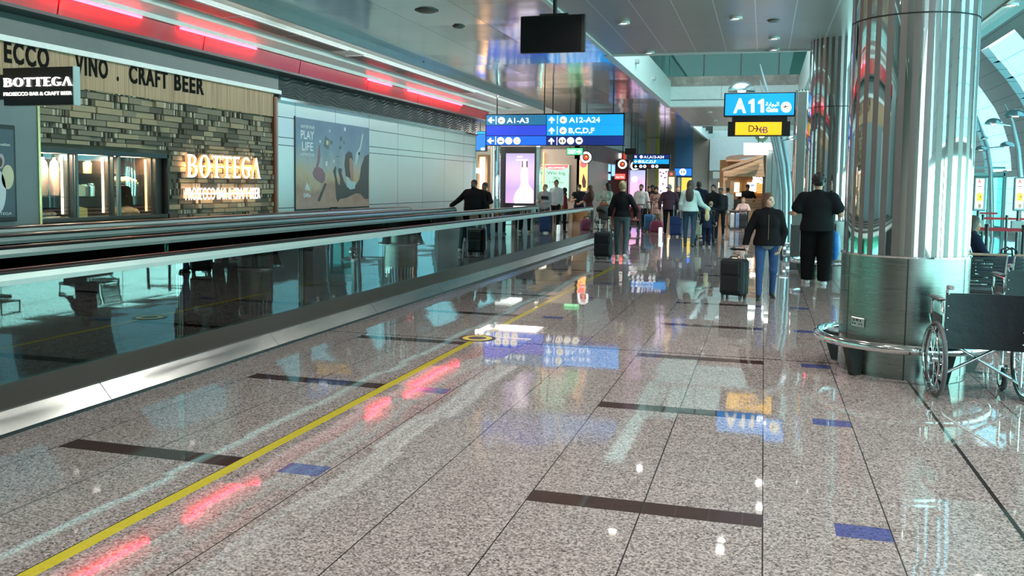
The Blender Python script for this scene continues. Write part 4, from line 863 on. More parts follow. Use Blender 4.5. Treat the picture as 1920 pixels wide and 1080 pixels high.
# advertising screen
Y = 34.; ks = thing('advert_screen', 'black advert pillar with a lilac screen showing a white bottle', 'screen', (px(971, Y), Y, 0)); a, b = box_px(938, 274, 1004, 395, Y, .45, 0.); MB().box(a, b, 0, .02).build('casing', BLACK, ks)
for p0, p1_ in ((933.5, 938), (1004, 1012)): q = box_px(p0, 274, p1_, 395, Y+.02, .4, 0.); MB().box(*q, 0, .03).build('chrome_edge', POLISH, ks)
F = Face(ks, Y-.002); z_0, z_1 = F.p(975, 381)[1], F.p(975, 288)[1]
F.rect(949, 287.5, 1001, 381.5, 'screen', grad_em('screen lilac', [(0, (.62, .36, .66)), (.3, (.50, .33, .62)), (.6, (.72, .50, .80)), (.78, (.62, .48, .78)), (1, (.44, .36, .60))], 1.0, 2, z_0, z_1, .12))
BOT = em('screen bottle', (.95, .80, .92), 1.15); F.poly([(965, 381), (963, 374), (966, 362), (974, 352), (977, 345), (977, 330), (978, 302), (989, 302), (990, 330), (991, 346), (996, 352), (1000, 358), (1000, 381)], 'bottle_picture', BOT)
F.rect(978.5, 302, 981, 314, 'bottle_mark', mat('screen dark', (.12, .08, .13), .4), .004, .018); F.rect(987, 302, 989.5, 314, 'bottle_mark', mat('screen dark', (.12, .08, .13), .4), .004, .018); F.text('Candle', 969, 376, 5, mat('screen dark', (.12, .08, .13), .4), w=14, off=.018)
F.poly([(970, 293), (980, 293), (980, 295.5), (970, 295.5)], 'bottle_mark', BOT); F.rect(968, 299, 990, 301, 'bottle_mark', BOT, .004, .01)
F.rect(963, 386, 998, 391, 'base_light', SGN_WH, .02); settle(ks)
# poster on the beige wall
Y = 35.98; po = thing('lit_poster', 'green and white lit poster with a red header on the beige wall', 'poster', (px(1044, Y), Y, 1.1)); a, b = box_px(1021, 308, 1067, 373, Y-.06, .06); MB().box(a, b, 0, .01).build('frame', WHITE, po); F = Face(po, Y-.062)
F.rect(1022.5, 309.5, 1065.5, 371.5, 'print', grad_em('poster print', [(0, (.95, 1, .95)), (.45, (.85, 1, .85)), (.8, (.25, .85, .50)), (1, (.45, .9, .6))], 1.0, 0, a[0], b[0], .4, 1.2)); F.poly([(1022.5, 309.5), (1065.5, 309.5), (1065.5, 314), (1057, 317.5), (1044, 318.5), (1031, 317.5), (1022.5, 314)], 'header', em('poster red', (.85, .12, .13), 1.), .004, .012)
F.text('Win', 1037, 337, 6, mat('print green ink', (.04, .12, .08), .5), w=13, off=.013); F.text('1 Million', 1030, 343.5, 4, mat('print green ink', (.04, .12, .08), .5), w=26, off=.013); F.text('MILLIONAIRE', 1028, 316, 3.2, SGN_WH, w=32, off=.018); F.text('Win big', 1026, 327, 5.5, mat('print green ink', (.04, .12, .08), .5), w=34, off=.013); settle(po)
Y = 35.5; po = thing('lit_poster', 'narrow orange lit poster panel right of the beige wall', 'poster', (px(1094, Y), Y, 0)); a, b = box_px(1086, 299, 1102, 395, Y, .2, 0.); MB().box(a, b).build('casing', mat('panel grey', (.30, .28, .27), .5), po); F = Face(po, Y-.002); F.rect(1087, 300, 1101, 358, 'print', em('poster orange', (1, .48, .16), 1.1)); F.disc(1094, 308, 6.5, 'red_disc', em('poster red', (.85, .12, .13), 1.)); F.poly([(1094, 325), (1099, 340), (1098, 352), (1093, 352), (1091, 340)], 'printed_person', mat('print brown', (.22, .10, .08), .5)); settle(po)
q = box_px(1012.5, 285, 1018, 372, 35.9, .08); tag(MB().box(*q).build('light_strip', em('strip orange', (1, .55, .2), 1.2)), 'narrow orange light strip at the left edge of the beige wall', 'light')
Y = 33.; sg = thing('exit_sign', 'green lit exit sign hanging right under the big direction sign', 'sign', (px(1078, Y), Y, 2.8)); a, b = casing(sg, 1062.5, 277, 1093, 291, Y, .12, mat('sign green frame', (.02, .2, .08), .4)); F = Face(sg, Y-.002); F.rect(1063.5, 278, 1092, 290, 'lit_panel', em('exit green', (.10, .75, .25), 1.2)); F.arrow(1086, 284.5, 4.5, R(90), SGN_WH); F.text('EXIT', 1066, 288, 6.5, SGN_WH, w=14, bold=.03); rods(sg, (1069, 1088), Y, ZC, a[2]); settle(sg)
def roundel(x, y, r, Y, label, red=True):
    t = thing('round_sign', label, 'sign', (px(x, Y), Y, ony(x, y, Y)[2]), 0, 'round shop signs'); F = Face(t, Y)
    c = ony(x, y, Y); rr = r*(ony(x+1, y, Y)[0]-c[0]); k = MB(); k.M = Matrix.Translation(Vector(c)) @ Matrix.Rotation(R(90), 4, 'X'); k.lathe([(0, -.1), (rr*1.12, -.1), (rr*1.12, 0), (0, 0)], n=32).build('casing', BLACK, t, True)
    k = MB(); k.M = Matrix.Translation(Vector(c)) @ Matrix.Rotation(R(90), 4, 'X'); k.lathe([(rr*.62, .004), (rr, .004), (rr, .016), (rr*.62, .016)], n=32).build('white_ring', SGN_WH, t)
    if red: F.disc(x, y, r*.45, 'red_centre', em('orb red', (.55, .05, .03), .8)); F.disc(x+r*.1, y-r*.1, r*.16, 'centre_spark', em('orb amber', (1, .5, .1), 1.), .017)
    MB().cyl((c[0], Y+.05, c[2]+rr), (c[0], Y+.05, ZC), .025, 8).build('hanging_rod', BLACK, t, True); return settle(t)
roundel(1098.5, 295, 10.5, 35., 'nearest round sign with a white ring, over the orange poster')
roundel(1167, 308, 8.5, 42., 'middle round sign with a white ring, on the red pillar'); roundel(1190.5, 311, 8.5, 44., 'farthest round sign, half behind the small direction sign')
# shops along the far left
Y = 44.5; t = thing('shop_pillar', 'dark red shop pillar with a glowing red sign box', 'pillar', (px(1165, Y), Y, 0)); a, b = box_px(1155, 300, 1177, 390, Y, .6, 0.); MB().box(a, b).build('body', mat('dark red', (.16, .012, .015), .3), t); F = Face(t, Y-.002); F.rect(1153, 326, 1172, 336, 'sign_box', em('sign red lit', (1, .10, .08), 1.3), .06); F.text('duty free', 1155, 333.5, 4, SGN_WH, w=15, off=.07); settle(t)
Y = 43.5; tag(MB().box(*box_px(1128, 338, 1172, 400, Y, .3, 0.)).build('shop_counter', mat('maroon', (.12, .02, .02), .35)), 'maroon counter wall beneath the red pillar', 'counter')
Y = 46.; t = thing('lit_shop', 'black shopfront with blue screens left of the red pillar', 'shop front', (px(1146, Y), Y, 0)); a, b = box_px(1132, 290, 1158, 390, Y, .4, 0.); MB().box(a, b).build('frame', BLACK, t); F = Face(t, Y-.002)
for x0, y0, x1, y1 in ((1139, 303, 1145, 322), (1147, 306, 1153, 330), (1140, 326, 1145, 338)): F.rect(x0, y0, x1, y1, 'screen', em('shop blue', (.25, .5, 1), 1.1))
F.rect(1138, 296, 1156, 301, 'light_box', SGN_WH); settle(t)
Y = 45.5; t = thing('shop_light_box', 'white lit shop name box above the black shopfront', 'sign', (px(1163, Y), Y, 3.4)); F = Face(t, Y); F.rect(1158, 287, 1175, 298, 'box', WHITE, .2); F.rect(1157, 288, 1166, 297, 'lit_face', SGN_WH, .02, .2); F.rect(1167, 288, 1174, 300, 'red_face', em('orb red', (.55, .05, .03), .8), .02, .2); settle(t)
Y = 46.5; t = thing('video_screen', 'tall pink and lilac video screen behind the crowd', 'screen', (px(1195, Y), Y, 0)); a, b = box_px(1178, 314, 1211, 395, Y, .4, 0.); MB().box(a, b).build('casing', BLACK, t); F = Face(t, Y-.002); z_0, z_1 = F.p(1195, 390)[1], F.p(1195, 318)[1]
F.rect(1181, 319, 1208.5, 388, 'screen', grad_em('screen pink', [(0, (.5, .35, .85)), (.3, (.95, .45, .70)), (.55, (.80, .50, .85)), (.8, (.55, .50, .9)), (1, (.38, .42, .85))], 1.0, 2, z_0, z_1, .5, .9)); F.disc(1190, 336, 6, 'picture_blob', em('blob pink', (1, .7, .85), 1.)); F.disc(1199, 341, 5, 'picture_blob', em('blob mauve', (.75, .35, .65), 1.)); settle(t)
Y = 50.
for n_, c, x0, x1, l in (('gold_column', (.50, .36, .16), 1211, 1217, 'gold edged column right of the pink video screen'), ('grey_column', (.36, .33, .28), 1218, 1228, 'grey column under the small direction sign'), ('olive_column', (.38, .36, .05), 1228.5, 1232.5, 'thin olive column beside the lilac poster')):
    a, b = box_px(x0, 300, x1, 390, Y, .5, 0.); b = (b[0], b[1], 4.4); tag(MB().box(a, b, 0, .02).build(n_, mat(n_, c, .35)), l, 'column')
t = thing('lit_poster', 'tall pale lilac lit poster behind the man in purple', 'poster', (px(1244, Y), Y, 0)); a, b = box_px(1236, 300, 1252, 392, Y+.1, .3, 0.); MB().box(a, b).build('casing', WHITE, t); F = Face(t, Y+.098); F.rect(1236, 301, 1252, 388, 'print', em('poster pale lilac', (.88, .70, .95), 1.05)); 
for x, y in ((1238, 323), (1244, 325), (1249, 322), (1240, 330), (1247, 333), (1243, 345), (1250, 352), (1239, 358)): F.disc(x, y, 1.6, 'printed_mark', mat('mark mauve', (.30, .2, .45), .5), .012, 8)
settle(t)
t = thing('shop_display', 'wooden lit display with a small red mark left of the blue wall', 'display', (px(1259, Y), Y, 0)); a, b = box_px(1252, 320, 1265, 392, Y-.3, .3, 0.); MB().box(a, b).build('body', mat('shop wood', (.50, .30, .17), .4), t); F = Face(t, Y-.302); F.rect(1254, 332, 1263.5, 370, 'lit_face', em('display peach', (1, .68, .42), 1.1)); F.rect(1256, 324, 1261, 328.5, 'red_mark', em('poster red', (.85, .12, .13), 1.)); settle(t)
struct(MB().box((px(1264, Y), Y, 0), (px(1298, Y), Y+.3, 4.4)).build('wall_blue', mat('blue wall', (.055, .16, .30), .4)), 'dark blue wall carrying the toilet sign', 'wall')
t = thing('toilet_sign', 'bright blue toilet sign with a white disc on the blue wall', 'sign', (px(1281, Y), Y-.02, 2.3)); F = Face(t, Y-.01); F.rect(1264.5, 315, 1297.5, 330.5, 'casing', BLACK, .08); F.rect(1265.5, 316, 1296.5, 329.5, 'lit_panel', em('wc blue', (.02, .16, 1), 1.0), .01, .085); F.disc(1280.5, 322.5, 6.5, 'white_disc', SGN_WH, .1); F.rect(1277.7, 320, 1279.2, 325, 'figure_mark', SGN_INK, .003, .105); F.rect(1281.8, 320, 1283.3, 325, 'figure_mark', SGN_INK, .003, .105); settle(t)
t = thing('lit_doorway', 'glowing yellow toilet doorway under the blue sign', 'doorway', (px(1287, Y), Y, 0)); F = Face(t, Y-.006); F.rect(1278, 333, 1296, 366, 'yellow_panel', em('door yellow', (1, .66, .10), .55), .01); F.rect(1271, 333, 1274, 398, 'white_jamb', WHITE, .02); settle(t)
t = thing('shutter', 'grey shutter box beside the wooden kiosk', 'shutter', (px(1348, 49), 49, 0)); F = Face(t, 49.); F.rect(1337, 322, 1361, 335, 'shutter_panel', mat('shutter grey', (.42, .44, .40), .5), .1); F.rect(1337, 335, 1342, 420, 'jamb', mat('jamb mauve', (.20, .17, .18), .5), .1); F.rect(1347, 342, 1357, 352, 'lamp', em('warm tube2', (1, .75, .4), 1.4), .05); settle(t)

# ================================================================ wooden kiosk
Y = 39.; kk = thing('wooden_kiosk', 'wooden gabled kiosk with a warm lit counter on the right', 'kiosk', (px(1400, Y), Y, 0)); F = Face(kk, Y)
def plank_mat():
    m = bpy.data.materials.new('kiosk planks'); k = N(m); co, x, y, z = k.coord(); n = k.noise(co, 3., 4.); k.base(k.mix(k.gridline(z, .16, 0, .012), k.mix(n, (.44, .29, .17), (.55, .38, .24)), (.16, .09, .05))); k.b.inputs['Roughness'].default_value = .5; return m
PLK = plank_mat(); KW = mat('kiosk wood', (.50, .33, .21), .5)
F.poly([(1361, 330.5), (1361, 322), (1431, 297), (1433, 330.5)], 'gable_panel', PLK, .1); F.poly([(1357, 322), (1357, 317.5), (1431, 291), (1431, 297)], 'roof_edge', KW, 1.2, .5)
F.rect(1357, 326, 1433.5, 331.5, 'beam', KW, .15, .02); a, b = box_px(1356.5, 320, 1361.5, 420, Y-.12, .14, 0.); MB().box(a, b).build('post', KW, kk); a, b = box_px(1370, 331, 1375, 400, Y+1.2, .14, 0.); MB().box(a, b).build('post', KW, kk)
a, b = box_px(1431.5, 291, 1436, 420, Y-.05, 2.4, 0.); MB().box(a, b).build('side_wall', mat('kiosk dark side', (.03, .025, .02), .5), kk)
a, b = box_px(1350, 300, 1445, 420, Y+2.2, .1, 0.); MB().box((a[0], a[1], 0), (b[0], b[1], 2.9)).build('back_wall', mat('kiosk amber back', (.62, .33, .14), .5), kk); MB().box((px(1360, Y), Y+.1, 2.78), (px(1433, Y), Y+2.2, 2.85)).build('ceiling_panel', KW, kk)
F = Face(kk, Y+2.1); F.rect(1376, 342, 1386, 360, 'menu_screen', em('menu cream', (1, .92, .65), 1.2)); F.rect(1401, 342, 1418, 360, 'menu_screen', em('menu cream', (1, .92, .65), 1.2)); F.rect(1407, 345, 1414, 350, 'menu_mark', em('menu blue', (.35, .45, .9), .9), .004, .012); F.rect(1420, 341, 1431, 362, 'slat_panel', em('slat amber', (1, .55, .15), .9))
for i in range(7): F.rect(1420, 343+i*2.7, 1431, 344+i*2.7, 'slat', KW, .02, .012)
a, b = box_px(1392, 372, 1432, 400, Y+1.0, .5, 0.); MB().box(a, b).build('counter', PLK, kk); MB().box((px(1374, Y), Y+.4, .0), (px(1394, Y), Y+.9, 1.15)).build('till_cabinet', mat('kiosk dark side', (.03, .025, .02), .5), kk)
fl = MB(); rr_ = random.Random(5); c = ony(1424, 337, Y+.3)
for i in range(26): fl.ell((c[0]+rr_.uniform(-.24, .24), Y+.3+rr_.uniform(-.15, .15), c[2]+rr_.uniform(-.12, .12)), (.06, .06, .045), 8, 6)
fl.build('flower_lamp', em('flower lamp', (1, .88, .75), 1.8), kk, True); F = Face(kk, Y+.3)
F.rect(1380, 361, 1390, 368, 'lit_tray', em('tray peach', (1, .7, .45), 1.2), .2); settle(kk)
t = thing('kiosk_frame', 'pale pink frame with a triangular opening behind the kiosk roof', 'frame', (px(1380, 41.5), 41.5, 0)); F = Face(t, 41.5); PK = mat('pale pink', (.55, .44, .43), .5); F.poly([(1361, 330), (1361, 295), (1370, 292), (1370, 330)], 'frame_side', PK, .15); F.poly([(1370, 302), (1370, 292), (1431, 286), (1431, 291)], 'frame_top', PK, .15); F.poly([(1371, 303), (1400, 301), (1374, 312), (1371, 311)], 'glazing', em('pale pane', (.62, .78, .82), .7), .02); MB().box((px(1361, 41.5), 41.5, 0), (px(1366, 41.5), 41.6, 2.6)).build('frame_leg', PK, t); settle(t)
Y = 34.; t = thing('white_light_sign', 'blank white lit sign box above the kiosk', 'sign', (px(1418, Y), Y, 2.7)); F = Face(t, Y); F.poly([(1395, 268.5), (1452, 268.5), (1452, 282), (1440, 282), (1440, 290.5), (1395, 290.5)], 'lit_face', em('sign white2', (1, 1, 1), 1.3, 0), .14); X = px(1420, Y); MB().cyl((X, Y-.05, ony(1420, 269, Y)[2]-.02), (X, Y-.05, ZC), .02, 8).build('hanging_rod', BLACK, t); settle(t)
t = thing('round_sign', 'dark green round sign with a white centre under the yellow strip', 'sign', (px(1428, Y), Y, 3.1)); F = Face(t, Y+.3); F.disc(1428, 253, 13, 'green_disc', mat('dark green', (.03, .10, .05), .4), .0); F.disc(1428, 252, 7, 'white_centre', SGN_WH, .01); X = px(1428, Y+.3); MB().cyl((X, Y+.35, 3.3), (X, Y+.35, ZC), .02, 8).build('hanging_rod', BLACK, t); settle(t)
a, b = box_px(1437.5, 282, 1455, 375, 35.2, .5, 0.); t = thing('steel_pier', 'brushed steel pier between the kiosk and the lamp tree', 'pier', (px(1446, 35.2), 35.2, 0)); MB().box(a, b, 0, .02).build('panels', STEEL, t); MB().box((px(1447, 35.2)-.01, 35.18, 1.3), (px(1447, 35.2)+.01, 35.2, b[2]-.1)).build('joint', DARK, t); settle(t)
# cafe table beside the kiosk
Y = 37.; t = thing('cafe_table', 'dark small table with drinks in front of the kiosk', 'table', (px(1385, Y), Y, 0)); xa, xb = px(1368, Y), px(1408, Y); MB().box((xa, Y-.3, .70), (xb, Y+.3, .74), 0, .01).build('top', mat('table dark', (.06, .04, .035), .4), t)
for x in (xa+.08, xb-.08):
    for y in (Y-.25, Y+.25): MB().box((x-.02, y-.02, 0), (x+.02, y+.02, .70)).build('leg', BLACK, t)
settle(t)
# ================================================================ lamp trees
LTM = mat('lamp tree paint', (.36, .47, .50), .3, .5); DOME = mat('dome shade', (.30, .37, .39), .2, .7)
def lamp_tree(Y, tubes, domes, label, r=.05, ring=False):
    x0 = px(tubes[0][0][0], Y); b = ony(*tubes[0][0], Y); t = thing('lamp_tree', label, 'lamp', (b[0], Y, 0), 0, 'lamp trees')
    for i, tb in enumerate(tubes):
        P = [ony(x, y, Y+.06*i) for x, y in tb]; P[0] = np.array([P[0][0], P[0][1], 0.]) if tb[0][1] > 440 else P[0]
        n = len(P); MB().tube(P, [r]*(n-2)+[r*.7, r*.15], 12).build('pole', LTM, t, True)
    for x, y, rad, ax in domes:
        c = ony(x, y, Y); rr = rad*(ony(x+1, y, Y)[0]-c[0]); c[1] -= .25
        d = MB().lathe([(rr, 0), (rr*.96, rr*.22), (rr*.78, rr*.48), (rr*.45, rr*.68), (0, rr*.76)], c, 28).lathe([(rr, 0), (rr*.9, .01), (0, .04)], c, 28).build('dome_shade', DOME, t, True)
        MB().lathe([(0, .0), (rr*.3, -.01), (rr*.3, .03)], c, 16).build('bulb', em('lamp bulb', (1, .95, .85), 1.2, 0), t)
        e = ony(ax, y+rad*.1, Y); MB().cyl((c[0], c[1], c[2]+.02), tuple(e), .02, 8).build('arm', LTM, t, True)
    if ring:
        MB().torus((b[0]+.05, Y, .38), .32, .03, n=36).build('guard_rail', POLISH, t, True); MB().ell((b[0]+.0, Y-.05, .18), (.12, .12, .14)).build('ball_foot', POLISH, t, True)
        for q in range(3): MB().box((b[0]+.05+.3*math.cos(q*2.1)-.02, Y+.3*math.sin(q*2.1)-.02, 0), (b[0]+.05+.3*math.cos(q*2.1)+.02, Y+.3*math.sin(q*2.1)+.02, .38)).build('rail_leg', DARK, t)
    return settle(t)
lamp_tree(21.5, [[(1472, 488), (1473, 360), (1468, 310), (1459, 262), (1449, 225), (1438, 170), (1425, 120)], [(1464, 488), (1464, 360), (1459, 310), (1450, 265), (1441, 222), (1432, 180), (1425, 150)], [(1480, 488), (1481, 360), (1477, 310), (1468, 262), (1458, 225), (1450, 190), (1444, 165)]], [(1391, 174, 26, 1438), (1484, 262, 11, 1466)], 'pale blue curved lamp tree behind the gate sign', .05, True)
lamp_tree(27., [[(1914, 480), (1914, 340), (1909, 280), (1898, 228), (1884, 195)]], [(1899, 220, 21, 1886), (1859, 234, 17, 1896)], 'nearer curved lamp tree at the right edge of the picture', .07)
lamp_tree(33., [[(1859, 470), (1858, 320), (1851, 275), (1842, 248), (1832, 216)]], [(1842, 261, 8, 1846), (1836, 282, 13, 1850), (1884, 276, 15, 1852)], 'farther curved lamp tree just right of the big pillar', .07)

# ================================================================ gate side: posters, barriers, glass lobby
SGY = em('gate yellow', (1, .80, .02), 1.); WRED = em('gate red', (.9, .05, .05), 1.)
for x0, l in ((1827, 'narrow lit gate poster just right of the big pillar'), (1902.5, 'narrow lit gate poster at the right edge of the picture')):
    Y = 22.; t = thing('gate_poster', l, 'poster', (px(x0+10, Y), Y, 0), 0, 'gate posters'); a, b = box_px(x0, 332, x0+22, 396, Y, .08); MB().box(a, b, 0, .02).build('frame', mat('poster frame grey', (.25, .30, .32), .35, .5), t); F = Face(t, Y-.002)
    F.rect(x0+3.5, 335, x0+15.5, 391, 'print', em('gate white', (1, .97, .93), 1.05)); F.text('A', x0+6, 343.5, 7, WRED, w=7, bold=.04); F.rect(x0+6, 349, x0+13, 350.5, 'print_line', SGN_INK, .003, .012); F.rect(x0+4.5, 362, x0+14.5, 377, 'yellow_box', SGY, .004, .012); F.text('4', x0+8, 372, 6, SGN_INK, off=.017); F.rect(x0+7, 382, x0+12, 390, 'print_hand', mat('print skin2', (.75, .45, .33), .5), .003, .012)
    xm = px(x0+11, Y); MB().cyl((xm, Y+.04, 0), (xm, Y+.04, a[2]+.02), .03, 10).build('pole', DARK, t, True); MB().lathe([(0, 0), (.2, 0), (.2, .02), (0, .03)], (xm, Y+.04, 0), 20).build('foot', DARK, t); MB().box((xm-.13, Y-.02, .75), (xm+.13, Y+.1, 1.0), 0, .01).build('leaflet_box', GREYP, t); settle(t)
REDB = mat('red belt', (.42, .006, .018), .5)
def barrier(Y, xa, xb, label):
    a = px(xa, Y); t = thing('barrier_post', label, 'barrier', (a, Y, 0), 0, 'belt barriers'); MB().cyl((a, Y, .02), (a, Y, .98), .032, 14).build('post', DARK, t, True); MB().lathe([(0, 0), (.17, 0), (.17, .015), (.04, .035), (0, .035)], (a, Y, 0), 24).build('foot', DARK, t, True); MB().cyl((a, Y, .98), (a, Y, 1.03), .04, 14).build('belt_head', BLACK, t, True)
    if xb: b = px(xb, Y); MB().box((a+.03, Y-.003, .90), (b-.03, Y+.003, .965)).build('belt', REDB, t)
    return settle(t)
barrier(18.6, 1806, 1856, 'belt barrier post half hidden behind the big pillar'); barrier(18.6, 1856, 1925, 'front belt barrier post in the middle, red belt running right'); barrier(18.6, 1925, None, 'belt barrier post at the right edge of the picture')
barrier(26., 1847, 1892, 'rear belt barrier post on the left with a red belt'); barrier(26., 1892, 1935, 'rear belt barrier post on the right')
barrier(32., 1838, 1876, 'farthest belt barrier post by the glass lobby')
gl = thing('glass_lobby', 'teal framed glass lobby at the gate wall', 'lobby', (px(1855, 35), 35, 0)); GF = mat('lobby frame', (.16, .30, .30), .35, .4); Y = 35.
for x in (1822, 1856, 1884): a = px(x, Y); MB().box((a-.05, Y-.05, 0), (a+.05, Y+.05, 2.4)).build('post', GF, gl)
a, b = px(1822, Y), px(1884, Y); MB().box((a, Y-.05, 2.2), (b, Y+.05, 2.3)).build('beam', GF, gl); MB().box((a, Y-.05, 2.45), (b, Y+.05, 2.52)).build('beam', GF, gl)
for x0, x1 in ((1823, 1855), (1857, 1883)): MB().box((px(x0, Y), Y-.01, .05), (px(x1, Y), Y+.01, 2.2)).build('glass_pane', BLUEGLASS, gl)
settle(gl)
# glazed lower part of the gate wall
for i, (ya, yb) in enumerate([(-6.5, 3), (3.4, 12), (12.4, 21), (21.4, 30), (36.5, 50)]):
    mb = MB(); mb.quad((9.1, ya, .25), (9.1, yb, .25), (9.1, yb, 2.2), (9.1, ya, 2.2)); struct(mb.build('window_%d' % (i+10), WINLOW if i < 4 else WIN), 'glazed lower strip of the gate wall, bay %d' % (i+1), 'window')

# ================================================================ gate seating
SLAT = mat('seat slats', (.03, .04, .042), .35, .5); SEATF = mat('seat frame', (.50, .53, .53), .25, .9); SEATP = mat('seat black pad', (.015, .016, .018), .4)
def seat_row(x, y, rz, n, label):
    t = thing('seat_row', label, 'seats', (x, y, 0), rz, 'gate seats'); L = n*.62
    MB().box((-L/2, -.04, .30), (L/2, .04, .36)).build('beam', DARK, t)
    for i in range(n):
        cx = -L/2+.31+i*.62; s = MB(); s.box((cx-.27, -.2, .42), (cx+.27, .28, .46), 0, .015).build('seat_pan', SEATP, t)
        k = MB()
        for j in range(9): z = .50+j*.042; yy = -.20-.02*j/9-.05*(j/9)**2; k.box((cx-.25, yy-.008, z), (cx+.25, yy+.008, z+.03))
        k.build('slatted_back', SLAT, t)
        for sx in (-.27, .27): MB().tube([(cx+sx, .0, .38), (cx+sx, -.17, .44), (cx+sx, -.20, .55), (cx+sx, -.235, .75), (cx+sx, -.28, .90)], .014, 8).build('back_frame', SEATF, t, True)
        MB().box((cx-.27, -.29, .885), (cx+.27, -.255, .915), 0, .008).build('top_rail', mat('seat top rail', (.30, .22, .16), .4), t)
    for i in range(n+1):
        cx = -L/2+i*.62; MB().tube([(cx, -.18, .42), (cx, -.18, .64), (cx, .2, .64), (cx, .2, .42)], .014, 8).build('arm_frame', SEATF, t, True); MB().box((cx-.03, -.2, .64), (cx+.03, .22, .665), 0, .01).build('arm_pad', mat('arm pad grey', (.33, .36, .37), .4), t)
    for sx in (-L/2+.3, L/2-.3):
        MB().box((sx-.03, -.03, .04), (sx+.03, .03, .30)).build('leg', SEATF, t); MB().box((sx-.03, -.3, 0), (sx+.03, .3, .04), 0, .01).build('foot', SEATF, t)
    return t
seat_row(3.45, 11.9, 0, 4, 'row of black slatted gate seats behind the wheelchairs, seen from the back')
seat_row(3.2, 14.9, R(-90), 2, 'short row of gate seats under the seated person by the big pillar')
def bag(name, x, y, z, rz, w, d, h, m, label, cat='bag', strap=True):
    t = thing(name, label, cat, (x, y, z), rz); b = MB(); pr = [(0, .0), (.9, .0), (1, .08), (1.02, .5), (.92, .88), (.75, 1.0), (0, 1.0)]
    n = 20; vs = MB()
    for r_, h_ in pr: pass
    prof = [(r_, h_*h) for r_, h_ in pr]; k = MB().lathe(prof, n=24)
    k.v = [((abs(a/max(1e-6, math.hypot(a, b_)))**.55*math.copysign(1, a) if abs(a) > 1e-9 else 0)*math.hypot(a, b_)*w/2, (abs(b_/max(1e-6, math.hypot(a, b_)))**.55*math.copysign(1, b_) if abs(b_) > 1e-9 else 0)*math.hypot(a, b_)*d/2, c) for a, b_, c in k.v]
    k.build('body', m, t, True); MB().box((-w*.3, -d/2-.02, h*.12), (w*.3, -d/2+.03, h*.55), 0, .015).build('front_pocket', m, t)
    if strap:
        for sy in (-.25, .25): MB().tube([(-w*.22, d*sy, h*.95), (-w*.18, d*sy, h*1.2), (0, d*sy, h*1.28), (w*.18, d*sy, h*1.2), (w*.22, d*sy, h*.95)], .012, 8).build('strap', BLACK, t, True)
    return t
BAGB = mat('bag black', (.02, .02, .022), .6, bump=.3); BAGN = mat('bag navy', (.015, .025, .07), .6, bump=.3)
bag('travel_bag', 3.95, 11.97, .46, 0, .5, .3, .36, BAGB, 'black travel bag on the gate seats at the right edge'); bag('travel_bag', 2.9, 12.0, .46, .2, .34, .24, .40, BAGN, 'navy bag standing on the gate seats')

